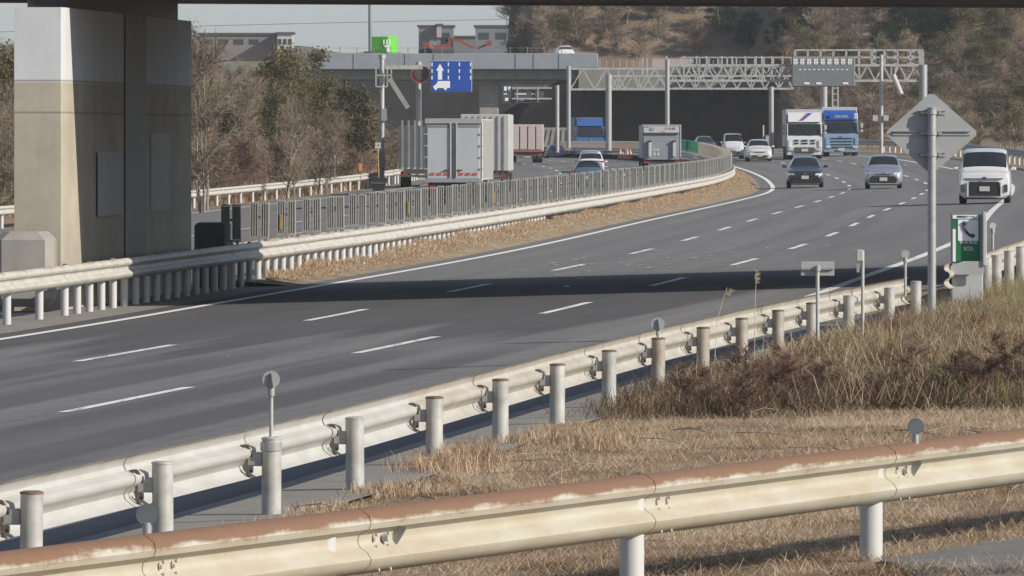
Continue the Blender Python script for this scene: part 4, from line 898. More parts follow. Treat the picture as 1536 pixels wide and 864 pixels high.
# oncoming trucks
def cabtruck(label,x,Y,paint,topm,accent,W=2.46,H=3.6,boxm='greywhite',L=10.5,f=None,blue=False,dz=0,extra=0,boxH=3.78):
    X,Yy,z=place(x,Y); f=f or lane(1); root=thing('truck',label,'truck',(X,Yy,z+dz),heading(f,Y,extra))
    hw=W/2-.04
    prof=[(0,.45),(-.02,1.0),(0,1.62),(.10,1.95),(.42,2.78),(.55,2.86),(2.1,2.86),(2.1,.55),(1.5,.45)]
    m=MB(); m.prism(prof,-hw,hw,0,'x'); m.build('cab',paint,root)
    m=MB(); vs=[]                                               # windscreen standing 1 cm proud
    for (yy_,zz_) in ((.075,1.88),(.395,2.70)):
        for sx in (-.93,.93): vs.append((sx*hw,yy_-.03,zz_)); 
    for (yy_,zz_) in ((.075,1.88),(.395,2.70)):
        for sx in (-.93,.93): vs.append((sx*hw,yy_+.01,zz_))
    m.add(vs,[(0,1,3,2),(4,6,7,5),(0,4,5,1),(1,5,7,3),(3,7,6,2),(2,6,4,0)]); m.build('windscreen',MT['glass2'],root)
    m=MB(); m.prism([(.25,2.86),(.50,3.15),(1.0,3.55),(2.1,3.62),(2.1,2.86)],-hw*.93,hw*.93,0,'x'); m.build('roof_fairing',topm,root)
    for k,(zz,h) in enumerate(((1.50,.10),(1.30,.10))):
        for dx_ in (-.55,0,.55):
            pbox(root,'grille_slot',MT['black'],(dx_*(1 if blue else 1),-.04,zz),(.30 if dx_ else .42,.05,h),.01) if not blue else None
    if blue:
        for zz in (1.48,1.25,1.02,.80): pbox(root,'grille_bar',MT['black'],(0,-.04,zz),(1.5-.1*(1.48-zz),.05,.07),.01)
        pbox(root,'badge',MT['rim'],(0,-.06,1.6),(.2,.04,.14),.03)
    else: pbox(root,'bumper',MT['darkgrey'],(0,-.07,.80),(1.35,.1,.42),.03)
    pbox(root,'number_plate',MT['plate'],(0,-.14,.80 if not blue else .66),(.44,.02,.20),0)
    for sx in (-1,1):
        pbox(root,'headlight',MT['lamp'],(sx*.93,-.06,.84),(.34,.1,.20),.03); pbox(root,'corner_panel',paint,(sx*1.02,-.04,1.25),(.22,.1,.55),.03)
        m=MB(); m.box((sx*(W/2+.17),-.05,2.45),(.18,.10,.38),0,0,.03); m.box((sx*(W/2+.17),-.05,2.05),(.18,.10,.22),0,0,.03); m.bar((sx*(W/2-.05),.1,2.72),(sx*(W/2+.17),-.03,2.62),.035); m.build('mirror',MT['darkgrey'] if sx<0 else MT['offwhite'],root)  # sunward mirror coloured pale, the other dark, to carry the light
        pbox(root,'side_window',MT['glass'],(sx*(hw+.005),.95,2.25),(.02,.85,.6),.0)
        pbox(root,'wiper',MT['black'],(sx*.35,.02,1.92),(.5,.03,.03),0)
    axle(root,(1.0,L-1.2,L-2.4))
    m=MB(); m.box((0,2.25+(L-2.2)/2,(boxH+1.05)/2),(W,L-2.2,boxH-1.05),0,0,.03); m.build('box_body',MT[boxm],root)
    m=MB(); m.box((0,L/2+.5,.92),(W*.8,L-1.5,.24)); m.box((0,4.5,.75),(W*.98,2.5,.45)); m.build('chassis',MT['darkgrey'],root)
    return root
r=cabtruck('white oncoming box truck with a red and blue flash on its roof fairing',1207,560,MT['carwhite'],MT['carwhite'],None,extra=-.022,W=2.42,dz=-.12); r.scale=(1,1,.92)
m=MB()
for a,mt_,o in ((0,'redmark',0),(.11,'signblue',.012)):
    m=MB(); vs=[(-.38+a,.44-.015-o*0,2.97),(-.20+a,.44-.015,2.97),(.42+a,.97-.02,3.50),(.20+a,.97-.02,3.52)]
    vs=[(v[0],v[1]-.13,v[2]) for v in vs]+[(v[0],v[1]+.03,v[2]) for v in vs]; m.add(vs,[(0,1,2,3),(7,6,5,4),(0,4,5,1),(1,5,6,2),(2,6,7,3),(3,7,4,0)]); m.build('flash',MT[mt_],r)
r=cabtruck('blue and grey oncoming truck with a blue roof sign, beside the white truck',1262,578,MT['bluegrey'],MT['signblue'],None,blue=True,extra=.0,boxH=3.85,dz=-.12); r.scale=(1,1,.92)
pbox(r,'roof_sign',MT['signblue'],(0,.35,3.12),(1.7,.2,.42),.03); pbox(r,'roof_corner',MT['white'],(1.02,.5,3.12),(.3,.3,.55),.05)
text('lettering','運輸',.24,MT['greywhite'],r,(0,.24,3.12),sx=2.2)
r=cabtruck('dark blue truck far off in the shade beyond the far screens',886,735,MT['bluecab'],MT['bluecab'],None,blue=True,boxm='bluecab',W=2.5,boxH=3.6,dz=-.25)
# ------------------------------------------------------------------ far overpass, underpass and hill
Yo=815; so=Yo/F
ob=thing('road_bridge','far grey concrete road bridge with a thin railing, crossing behind the lane sign','bridge',PX(690,210,Yo))
m=MB()
a=PX(470,80,Yo); b=PX(897,104,Yo); m.box(((a.x+b.x)/2,Yo+8,(a.z+b.z)/2),(b.x-a.x,16,a.z-b.z),0,0,.05); m.build('parapet_beam',MT['greypanel'],ob,-ob.location)
m=MB(); a=PX(440,104,Yo); b=PX(875,119,Yo); m.box(((a.x+b.x)/2,Yo+8.5,(a.z+b.z)/2),(b.x-a.x,15,a.z-b.z)); m.build('girder',MT['tan'],ob,-ob.location)
for x,w in ((733,30),(500,30)):
    m=MB(); a=PX(x,118,Yo+2); b=PX(x,225,Yo+2); m.box((a.x,Yo+9,(a.z+b.z)/2),(w*so,12,a.z-b.z),0,0,.1); m.build('pier',MT['concrete'],ob,-ob.location)
m=MB()
for k in range(17): x=484+k*25.6; m.bar(PX(x,70,Yo+.3),PX(x,80,Yo+.3),.07)
m.bar(PX(484,72,Yo+.3),PX(894,72,Yo+.3),.03); m.build('railing',MT['bark'],ob,-ob.location)
for k,x in enumerate((530,607,650,773,800,838)): 
    m=MB(); a=PX(x,81,Yo-.04); b=PX(x,103.5,Yo-.04); m.box(((a.x),Yo-.01,(a.z+b.z)/2),(.07,.03,a.z-b.z)); m.build('stain',MT['darkgrey'],ob,-ob.location)
m=MB(); m.bar(PX(585,119,Yo-3),PX(612,162,Yo-3),.45); tag(m.build('bridge_brace',MT['concrete']),'slanting pale brace leaning under the far bridge, left of the white pole','brace')
# right part: second deck, pink parapet, dark underpass wall
ob=thing('underpass','wide deck with a pink parapet over a dark shaded underpass wall, behind the gantries','underpass',PX(1010,220,Yo+20))
m=MB(); a=PX(868,101,Yo); b=PX(1200,133,Yo); m.box(((a.x+b.x)/2,Yo+13,(a.z+b.z)/2),(b.x-a.x,26,a.z-b.z)); m.build('deck',MT['tan'],ob,-ob.location)
m=MB(); a=PX(978,88,Yo); b=PX(1040,101,Yo); m.box(((a.x+b.x)/2,Yo+.2,(a.z+b.z)/2),(b.x-a.x,.3,a.z-b.z)); m.build('parapet',MT['pinkwhite'],ob,-ob.location)
m=MB(); a=PX(905,100,Yo); b=PX(978,101,Yo)
for k in range(30): 
    x=900+k*10; m.bar(PX(x,90,Yo+.3),PX(x,101,Yo+.3),.07)
m.build('railing',MT['galvpost'],ob,-ob.location)
wallm=mat('shade_dark_underpass_wall',(.055,.057,.062),.9,nscale=.5,col2=(.035,.035,.038),spec=.1)  # near-black colour holds the shade beneath the deck
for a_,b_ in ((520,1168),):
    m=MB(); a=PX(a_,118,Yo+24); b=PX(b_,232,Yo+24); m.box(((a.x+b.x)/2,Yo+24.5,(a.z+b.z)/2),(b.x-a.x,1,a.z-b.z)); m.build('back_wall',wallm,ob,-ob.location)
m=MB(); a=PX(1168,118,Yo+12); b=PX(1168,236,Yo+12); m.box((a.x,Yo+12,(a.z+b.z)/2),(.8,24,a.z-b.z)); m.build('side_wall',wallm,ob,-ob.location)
# excavator on the bridge
ex=thing('excavator','rusty orange excavator with a long folded arm on the far bridge','excavator',PX(665,80,Yo+9)); Q=lambda x,y,d=0:PX(x,y,Yo+9+d)-ex.location
m=MB(); m.box(Q(665,77),(2.4,3,.5),0,0,.1); m.build('tracks',MT['darkgrey'],ex)
m=MB(); m.prism([(Q(650,0).x,Q(0,75).z),(Q(676,0).x,Q(0,75).z),(Q(676,0).x,Q(0,66).z),(Q(650,0).x,Q(0,68).z)],-1,1); m.build('body',MT['orangered'],ex)
m=MB(); m.box(Q(667,64),(.8,1.2,1.0),0,0,.06); m.build('cab',MT['blacksheen'],ex)
m=MB()
for p,q_,w in (((672,68),(676,58),.2),((676,58),(692,62),.28),((692,62),(705,70),.26),((705,70),(716,72),.2),((676,56),(668,62),.2)): m.bar(Q(*p,-.5),Q(*q_,-.5),w)
m.build('boom',MT['orangered'],ex)
m=MB(); m.bar(Q(716,73,-.5),Q(732,66,-.5),.2); m.prism([(Q(728,0).x,Q(0,70).z),(Q(738,0).x,Q(0,68).z),(Q(736,0).x,Q(0,60).z),(Q(730,0).x,Q(0,62).z)],-1,-.2); m.build('bucket',MT['orangered'],ex)
ex=thing('excavator','second small orange excavator at the left of the long-armed one','excavator',PX(642,80,Yo+11)); Q=lambda x,y,d=0:PX(x,y,Yo+11+d)-ex.location
m=MB(); m.box(Q(640,77),(1.6,2,.5)); m.build('tracks',MT['darkgrey'],ex); m=MB(); m.box(Q(639,70),(.9,1.4,.7),0,0,.08); m.build('body',MT['orangered'],ex); m=MB(); m.bar(Q(643,70),(Q(648,60)),.2); m.bar(Q(648,60),Q(653,67),.2); m.build('boom',MT['galv'],ex)
# bright green cabin on the bridge
gb=thing('green_cabin','bright green cabin with a white figure mark, on the far bridge','cabin',PX(577,81,Yo+5)); so2=(Yo+5)/F
m=MB(); m.box((0,0,1.0*.9),(32*so2*.86,2.6,25*so2),0,-.35,.06); m.build('shell',MT['greenbright'],gb)
m=MB()
for x,y,w,h in ((-.30,1.15,.12,.5),(.0,1.1,.12,.6),(.30,1.15,.12,.5),(0,.75,.5,.15),(.1,.45,.25,.5)): m.box((x+.25,-1.5,y),(w,.04,h))
m.build('white_mark',MT['signwhite'],gb); m=MB(); m.box((0,-.2,.04),(2.6,2.4,.1)); m.build('base',MT['bark'],gb)
vc=car('car','small white car crossing the far bridge','car',rev(hb),1.7,MT['carwhite'],MT['glass'],PX(849,91,Yo+5),.12,False,None,2,(1,2))
# sky pole, power lines, pylon, distant buildings
t=thing('tall_mast','tall dark mast rising out of frame behind the green cabin','mast',PX(555,84,860)); m=MB(); m.tube([PX(556,90,860),PX(554.5,-60,860)],[.24,.18],10); m.build('pole',MT['greypanel'],t,-t.location); m=MB(); m.box(PX(556,80,860),(1.4,.6,.4)); m.build('base',MT['darkgrey'],t,-t.location)
for k,(ya,yb,dy) in enumerate(((39,28,0),)):
    m=MB(); pts=[PX(x,38.5-(x-300)*.022+ .00001*(x-520)**2,1900) for x in range(-200,1100,60)]; m.tube(pts,.09,5); tag(m.build('power_line',MT['greypanel']),'thin power line crossing the pale sky','cable')
t=thing('pylon','faint lattice pylon at the left end of the wooded hill','pylon',PX(764,40,1900)); m=MB()
for sx in (-1,1): m.bar(PX(764+sx*6,55,1900),PX(764+sx*1.5,6,1900),.14)
for k in range(6):
    y=50-k*8; w=6-k*.85; m.bar(PX(764-w,y,1900),PX(764+w,y-7,1900),.09); m.bar(PX(764+w,y,1900),PX(764-w,y-7,1900),.09)
for y,w in ((14,7),(22,9)): m.bar(PX(764-w,y,1900),PX(764+w,y,1900),.12)
m.build('lattice',MT['galv'],t,-t.location)
bm_=mat('distant_wall_brown',(.20,.18,.175),.8,nscale=.3); bm2=mat('distant_wall_grey',(.16,.18,.21),.8,nscale=.3)
def bld(label,x0,x1,y0,y1,Y,mt,dep=14,win=0,name='building'):
    t=thing(name,label,'building',PX((x0+x1)/2,y1,Y)); a=PX(x0,y0,Y)-t.location; b=PX(x1,y1,Y)-t.location
    m=MB(); m.box(((a.x+b.x)/2,dep/2,(a.z+b.z)/2),(b.x-a.x,dep,a.z-b.z)); m.build('wall',mt,t)
    m=MB(); m.box(((a.x+b.x)/2,dep/2,a.z+.15),(b.x-a.x+.6,dep+.6,.3)); m.build('roof',MT['darkgrey'],t)
    for k in range(win):
        x=a.x+(b.x-a.x)*(k+.5)/win; m=MB(); m.box((x,-.03,a.z-(a.z-b.z)*.28),((b.x-a.x)/win*.6,.08,(a.z-b.z)*.2)); m.build('window',MT['glass2'],t)
    return t
bld('long low brown building beyond the woods at the left',300,416,52,90,1300,bm_,20,5)
bld('white striped end block of the long brown building',416,439,51,92,1295,MT['white'],6,3)
bld('grey blocky building with a pale shaft, left of the second grey building',628,680,40,90,1500,bm2,14,2)
bld('lower grey wing joining the two grey buildings',640,775,56,90,1510,bm2,14,0)
bld('grey building with dark windows at the foot of the hill',713,790,40,90,1490,bm2,14,3)
bld('pale narrow shaft standing on the grey building',655,662,38,56,1498,MT['pinkwhite'],4,0)
bld('white flat-roofed house high on the shaded hill',1092,1128,17,26,950,MT['white'],5,1,'house')
t=thing('hill_sign','small round blue and white sign on the wooded hill','sign',PX(942,22,880)); m=MB(); m.disc((0,0,0),.32,.1,16); m.build('panel',MT['white'],t); m=MB(); m.disc((.06,-.08,0),.2,.06,16); m.build('symbol',MT['signblue'],t); m=MB(); m.bar((.2,.1,0),(1.3,.1,.05),.06); m.tube([(0,.1,0),(0,.1,-3)],.05,6); m.build('arm',MT['galv'],t)
m=MB(); 
def ridge(x): return 66+6*math.sin(x*.013)+3*math.sin(x*.05+1)
pts=[PX(x,ridge(x)+ (12 if x<300 else 8),3200) for x in range(150,900,15)]
vs=[]; 
for p in pts: vs+= [p,(p.x,p.y-200,0),(p.x,p.y+400,0)]
m.add(vs,[(3*i,3*i+3,3*i+4,3*i+1) for i in range(len(pts)-1)]+[(3*i,3*i+2,3*i+5,3*i+3) for i in range(len(pts)-1)]); tag(m.build('far_hills',MT['folive']),kind='structure')
# ------------------------------------------------------------------ trees
def leafcloud(v,f,centres,n,size,spread,rg,upright=0):
    for _ in range(n):
        c=centres[rg.integers(len(centres))]; p=np.array(c[:3])+rg.normal(0,spread*c[3],3)*np.array((1,1,.8))
        a=rg.normal(0,1,3); a/=np.linalg.norm(a)+1e-6; b=np.cross(a,rg.normal(0,1,3)); b/=np.linalg.norm(b)+1e-6
        s=size*rg.uniform(.5,1.5); i=len(v)
        v.extend([tuple(p-a*s),tuple(p+b*s*.6),tuple(p+a*s),tuple(p-b*s*.6)]); f.append((i,i+1,i+2,i+3))
def tree_variant(seed,kind,H=6.0):
    rg=np.random.default_rng(seed); trunk=MB(); wood=[]
    cents=[]; tw_v=[]; tw_f=[]
    ns=3 if kind in('bare','russet') else 1
    for s_ in range(ns):
        bx,by=rg.normal(0,.35 if ns>1 else .05,2); lean=rg.normal(0,.09,2)
        pts=[(bx+lean[0]*z*(1 + .1*z/H)+rg.normal(0,.05),by+lean[1]*z,z) for z in np.linspace(-.3,H*rg.uniform(.75,.95),6)]
        trunk.tube(pts,list(np.linspace(.085,.02,6)*(1.3 if ns==1 else .75)),6)
        nb=16
        for k in range(nb):
            t=rg.uniform(.18,.98); i=min(4,int(t*5)); ft=t*5-i; p=np.array(pts[i])*(1-ft)+np.array(pts[i+1])*ft
            ang=rg.uniform(0,2*PI); up=rg.uniform(.3,1.1); L=H*rg.uniform(.14,.34)*(1.1-.6*t)
            d=np.array((math.cos(ang),math.sin(ang),up)); d/=np.linalg.norm(d)
            q=p+d*L*.5+rg.normal(0,.05,3); e=p+d*L+np.array((0,0,L*.18))
            trunk.tube([tuple(p),tuple(q),tuple(e)],[.028,.018,.008],4,cap=False)
            cents.append((e[0],e[1],e[2],L*.5)); cents.append((q[0],q[1],q[2],L*.4))
            nt=22 if kind in('bare','russet') else 6
            for _ in range(nt):           # twigs: slender triangles
                t2=rg.uniform(.2,1.); o=p+(e-p)*t2; dd=d*.8+rg.normal(0,.5,3)+np.array((0,0,.35)); dd/=np.linalg.norm(dd); l=rg.uniform(.3,.95)
                w=np.cross(dd,rg.normal(0,1,3)); w/=np.linalg.norm(w)+1e-6; w*=.018; n0=len(tw_v)
                tw_v.extend([tuple(o-w),tuple(o+w),tuple(o+dd*l)]); tw_f.append((n0,n0+1,n0+2))
                for __ in range(2):
                    o2=o+dd*l*rg.uniform(.3,.8); d3=dd*.6+rg.normal(0,.6,3); d3/=np.linalg.norm(d3); n0=len(tw_v); w2=w*.7
                    tw_v.extend([tuple(o2-w2),tuple(o2+w2),tuple(o2+d3*l*.6)]); tw_f.append((n0,n0+1,n0+2))
    if kind=='bare': leafcloud(tw_v,tw_f,cents,420,.045,1.0,rg)
    elif kind=='russet': leafcloud(tw_v,tw_f,cents,1500,.065,.9,rg)
    elif kind=='olive': leafcloud(tw_v,tw_f,cents,2600,.08,.75,rg)
    else:
        c2=[]
        for _ in range(22):
            a=rg.uniform(0,2*PI); z=rg.uniform(.15,1)*H; r=H*.26*math.sqrt(max(.05,1-(z/H-.35)**2/.5))*rg.uniform(.35,1); c2.append((r*math.cos(a),r*math.sin(a),z,rg.uniform(.35,.65)))
        leafcloud(tw_v,tw_f,c2,5200,.085,.72,rg)
    cr_=MB(); cr_.v=tw_v; cr_.f=tw_f; cr_.m=[0]*len(tw_f)
    return trunk,cr_
def raw(name,mb,mt):
    me=bpy.data.meshes.new(name); me.from_pydata([tuple(map(float,v)) for v in mb.v],[],mb.f); me.materials.append(mt); return me
MATK={'bare':'fbrown','russet':'frust','olive':'folive','green':'fgreen','dark':'fshade'}
VAR={}
for kind in MATK:
    VAR[kind]=[]
    for j in range(3):
        tr_,cr_=tree_variant(hash((kind=='bare',j))%97+{'bare':10,'russet':20,'olive':30,'green':40,'dark':50}[kind]+j,kind if kind!='dark' else 'green')
        VAR[kind].append((raw('trunk',tr_,MT['bark']),raw('crown',cr_,MT[MATK[kind]])))
LAB={('bare','w'):'bare brown tree in the thicket on the left embankment',('russet','w'):'russet-leaved shrubby tree low on the left embankment',('olive','w'):'olive green tree among the left woods',('green','w'):'dense evergreen tree among the bare left woods',('dark','w'):'evergreen with shadow-toned leaves in the left woods',
 ('bare','h'):'bare brown tree on the wooded hillside',('russet','h'):'russet-leaved tree on the wooded hillside',('olive','h'):'olive green tree on the wooded hillside',('green','h'):'evergreen tree on the wooded hillside',('dark','h'):'tree with leaves darkened to draw the shadow band on the hill'}
NM={'bare':'bare_tree','russet':'russet_tree','olive':'olive_tree','green':'evergreen_tree','dark':'shadow_toned_tree'}
def tree(kind,x,y,z,h,area,wd=1.0):
    me=random.choice(VAR[kind]); r=empty(NM[kind],(x,y,z),random.uniform(0,6.28)); s=h/6.0; r.scale=(s*wd,s*wd,s)
    tag(r,LAB[(kind,area)],'tree',{'w':'trees of the left woods','h':'trees on the hillside'}[area]+' '+kind)
    for nm,m_ in (('trunk',me[0]),('crown',me[1])):
        o=bpy.data.objects.new(nm,m_); COL.objects.link(o); o.parent=r
# left woods
def wtop(x):      # height of the skyline above the left woods in the photograph, in picture rows
    tab=[(-20,60),(20,60),(285,58),(330,92),(380,92),(405,88),(430,66),(465,58),(490,80),(520,110),(560,155),(600,160),(640,178)]
    return float(np.interp(x,[t[0] for t in tab],[t[1] for t in tab]))
cnt=0
for row,(dY,dd) in enumerate(((0,2.2),(14,5.0),(30,8.5),(48,13),(70,18))):
    for x in np.arange(-30,650,16 if row<3 else 20):
        x=x+random.uniform(-8,8)
        # find Y on a line running dd metres behind the rail
        Y=None
        for yt in np.arange(300,620,3):
            if 768+(LRe(yt)-dd)*F/yt>x: Y=yt; break
        if Y is None: continue
        Y+=random.uniform(-6,6); X=(x-768)*Y/F; z=emb(X,Y)
        ytop=wtop(x)+(random.uniform(8,60) if row<3 else random.uniform(0,22)); 
        h=CAMZ-(ytop-HY)*Y/F-z
        if row==0: h*=random.uniform(.30,.5)
        elif row==1: h*=random.uniform(.55,.85)
        if h<1.0: continue
        ev=(385<x<545 and row>=2)
        k=('green' if random.random()<.75 else 'olive') if ev else ('russet' if row==0 and random.random()<.55 else ('olive' if random.random()<.12 else ('green' if random.random()<.06 else 'bare')))
        if x>545 and row==0: k='bare'
        tree(k,X,Y,z,h,'w',1.0 if h>4 else 1.25); cnt+=1
# two pale slim trunks at the front of the wood
for x,Y,h in ((437,415,5.0),(480,436,4.6),(300,360,7.6),(310,372,8.0)):
    X=(x-768)*Y/F; tree('bare',X,Y,emb(X,Y),h,'w',.8)
for x,Y,h,k in ((531,505,3.9,'bare'),(545,512,4.2,'bare'),(538,520,4.6,'bare'),(556,508,3.0,'olive'),(522,500,4.8,'green'),(600,500,2.6,'bare'),(612,505,2.4,'russet'),(588,498,2.9,'bare'),(620,512,2.3,'olive'),(606,520,3.2,'bare')):
    X=(x-768)*Y/F; tree(k,X,Y,max(emb(X,Y),gz(X,Y)),h,'w',1.3)
# hillside
def dark(x,y):    # shadow bands on the hill, put in as trees with near-black leaves
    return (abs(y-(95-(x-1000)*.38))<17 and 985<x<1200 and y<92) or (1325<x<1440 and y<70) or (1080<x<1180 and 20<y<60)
for X in np.arange(-1.5,64,1.75):
    for Y in np.arange(750,915,5.2):
        x_=X+random.uniform(-.9,.9); y_=Y+random.uniform(-2.6,2.6); zz=hillz(x_,y_)
        if zz<gz(x_,y_)+.25: continue
        px=768+x_*F/y_; py=HY+(CAMZ-zz)*F/y_
        if px<772 or px>1570 or py<-10: continue
        if X<25.5 and y_<840: continue
        rnd=random.random()
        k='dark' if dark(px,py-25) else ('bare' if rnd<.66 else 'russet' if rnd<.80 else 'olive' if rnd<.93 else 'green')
        if px>1380 and 60<py<170 and random.random()<.3: k='olive'
        if 870<px<1000 and py>60 and k=='green': k='bare'
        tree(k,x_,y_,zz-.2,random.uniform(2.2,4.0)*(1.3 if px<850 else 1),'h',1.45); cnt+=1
# low shrubs at the right roadside
for k in range(30):
    Y=random.uniform(620,760); x=random.uniform(1290,1560); X=(x-768)*Y/F
    if X<L0(Y)+17: continue
    tree(random.choice(['bare','russet','bare','olive']),X,Y,max(gz(X,Y),hillz(X,Y))-.1,random.uniform(2,4.2),'h',1.4); cnt+=1
print('TREES',cnt)
# ------------------------------------------------------------------ grass and weeds (one mesh each)
def blades(name,P,Hh,Wd,lean,tint,mt,label,cat,curl=.0):
    n=len(P); az=rng.uniform(0,2*PI,n); dirx,diry=np.cos(az)*lean,np.sin(az)*lean; wa=rng.uniform(0,PI,n)
    wx,wy=np.cos(wa)*Wd,np.sin(wa)*Wd*.6
    b0=P-np.stack([wx,wy,0*wx],1); b1=P+np.stack([wx,wy,0*wx],1)
    k=.55; mid=P+np.stack([dirx*Hh*k*.6,diry*Hh*k*.6,Hh*k*np.sqrt(np.maximum(.04,1-(lean*.6)**2))],1)
    tip=P+np.stack([dirx*Hh,diry*Hh,Hh*np.sqrt(np.maximum(.03,1-np.minimum(lean,1.0)**2))-curl*Hh*rng.uniform(0,1,n)],1)
    m0=mid-np.stack([wx,wy,0*wx],1)*.7; m1=mid+np.stack([wx,wy,0*wx],1)*.7
    V=np.concatenate([b0,b1,m1,m0,tip],1).reshape(-1,3)
    me=bpy.data.meshes.new(name); me.vertices.add(5*n); me.vertices.foreach_set('co',V.astype(np.float32).ravel())
    base=np.arange(n)*5; lp=np.stack([base,base+1,base+2,base+3,base+3,base+2,base+4],1).ravel()
    me.loops.add(7*n); me.loops.foreach_set('vertex_index',lp.astype(np.int32)); me.polygons.add(2*n)
    ls=np.stack([np.arange(n)*7,np.arange(n)*7+4],1).ravel(); me.polygons.foreach_set('loop_start',ls.astype(np.int32))
    me.update(calc_edges=True); at=me.attributes.new('tint','FLOAT','POINT'); at.data.foreach_set('value',np.repeat(tint,5).astype(np.float32)); me.materials.append(mt)
    o=bpy.data.objects.new(name,me); COL.objects.link(o); return tag(o,label,cat,kind='stuff')
R2v=np.vectorize(R2); gzv=np.vectorize(gz)
def nz(x,y,s,seed=0): return np.array([mnoise.noise(Vector((a*s,b*s,seed))) for a,b in zip(x,y)])
def sample(n,Ya,Yb,p=1.0):
    Y=Ya+(Yb-Ya)*rng.uniform(0,1,n)**p; lo=R2v(Y)+.16+rng.exponential(.10,n); hi=np.minimum(R1(Y)+3.2,Y*.0645+.4); X=lo+(hi-lo)*rng.uniform(0,1,n)
    k=hi>lo; return X[k],Y[k]
X1,Y1_=sample(330000,44,76,.95); X2_,Y2_=sample(170000,70,122,1.1)
GX=np.concatenate([X1,X2_]); GY=np.concatenate([Y1_,Y2_])
def nzf(x,y,s,seed=0):      # cheap smooth noise on a lookup grid
    g=np.random.default_rng(seed+100).normal(0,.45,(128,128)); u=(x*s)%127; v=(y*s*.6)%127; i=u.astype(int); j=v.astype(int); a=u-i; b=v-j; a=a*a*(3-2*a); b=b*b*(3-2*b); i1=(i+1)%128; j1=(j+1)%128
    return g[i,j]*(1-a)*(1-b)+g[i1,j]*a*(1-b)+g[i,j1]*(1-a)*b+g[i1,j1]*a*b
keep=~((GX>R1(GY)+.1)&(GY>49.6)); edge=R2v(GY)+.16; w=nzf(GX,GY,.8,1)
bare=nzf(GX,GY,1.5,5)+.6*nzf(GX,GY,4,6); keep&=(rng.uniform(0,1,len(GX))<np.clip(.5+bare*1.25,.04,1)); keep&=(GX>edge+.22*np.clip(w*1.6+.35,0,2)*(GY<86))
GX,GY=GX[keep],GY[keep]; n=len(GX); cl=nzf(GX,GY,3.2,9)+.5*nzf(GX,GY,.9,10)
Hh=rng.uniform(.025,.085,n)*(1+1.3*np.clip(cl,-.5,1.1)); P=np.stack([GX,GY,gzv(GX,GY)-.012],1)
tint=np.clip(.50+.55*nzf(GX,GY,.9,2)+.5*nzf(GX,GY,3.1,3)+rng.normal(0,.22,n),0,.94); tint=np.where((rng.uniform(0,1,n)<.02),1.0,tint)
blades('dry_grass',P,Hh,rng.uniform(.0012,.0034,n),rng.uniform(.9,1.6,n),tint,MT['grass'],'flattened dead straw-coloured grass between the two near rails','grass',.35)
k=rng.uniform(0,1,n)<.13; m2=k.sum(); blades('dead_stalks',P[k],rng.uniform(.08,.24,m2),rng.uniform(.0012,.0024,m2),rng.uniform(1.0,1.5,m2),np.clip(rng.normal(.85,.1,m2),0,.95),MT['grass'],'longer pale dead stalks lying over the flattened grass','stalks',.35)
# tussocks of dead grass near the gutter
cs=[(-.55,66.5,.17,900),(-.40,67.5,.24,1100),(.75,70.5,.16,700),(-.9,62.5,.12,500),(-1.35,59.5,.10,350),(-1.6,57.3,.10,260),(.45,73.5,.15,600),(1.3,79,.2,900),(1.9,82,.22,900),(.6,62,.12,500),(1.6,58,.12,600),(2.6,66,.14,700),(.1,72,.14,500)]
PP=[];HH=[];TT=[]
for cx,cy,h,n in cs:
    r=rng.normal(0,.16,(n,2))*np.array((1,2.2)); x=cx+r[:,0]; y=cy+r[:,1]; PP.append(np.stack([x,y,gzv(x,y)-.01],1)); HH.append(h*rng.uniform(.5,1.3,n)); TT.append(rng.uniform(.3,.92,n))
P=np.concatenate(PP); n=len(P); blades('grass_tussocks',P,np.concatenate(HH),rng.uniform(.0025,.005,n),rng.uniform(.2,.9,n),np.concatenate(TT),MT['grass'],'bushy tufts of dead grass at the foot of the guard rail posts','grass',.25)
# tall weeds: a field of stems gathered in mounds
wy=lambda Y: np.where(Y<84,1.45+(84-Y)*.10,np.maximum(R2v(Y)+.25,1.55))
n=62000; Y=rng.uniform(76,122,n); lo=wy(Y); X=lo+rng.uniform(0,1,n)**.9*(Y*.0645+.5-lo)
front=76.3+1.8*nzf(X,Y*0,1.1,3)+2.6*np.exp(-((X-3.3)/.7)**2); k=(Y>front); X,Y=X[k],Y[k]; n=len(X)
right=np.clip((X-2.4)/3.5,0,1); md=nzf(X,Y,.9,4)+.5*nzf(X,Y,2.6,14)
hgt=(.17+.22*md+.20*right)*rng.uniform(.35,1.2,n); hgt=np.where(Y>100,hgt*1.15+.08,hgt); hgt=np.clip(hgt,.08,.85)
t=np.clip(.52+.35*nzf(X,Y,.8,6)+.3*nzf(X,Y,2.5,7)+rng.normal(0,.2,n),0,.82)
green=(nzf(X,Y,.5,12)+.4*right)>.12; t=np.where(green&(rng.uniform(0,1,n)<.38),.9,t); red=(nzf(X,Y,.6,15)-.2*right>.05)&(rng.uniform(0,1,n)<.35); t=np.where(red,1.0,t)
blades('tall_weeds',np.stack([X,Y,gzv(X,Y)-.01],1),hgt,rng.uniform(.0018,.0042,n),rng.uniform(.1,1.1,n),t,MT['weeds'],'tangle of tall dry weeds, tan, reddish and olive, filling the verge at the right','weeds',.3)
PP=[];HH=[];TT=[];WW=[]
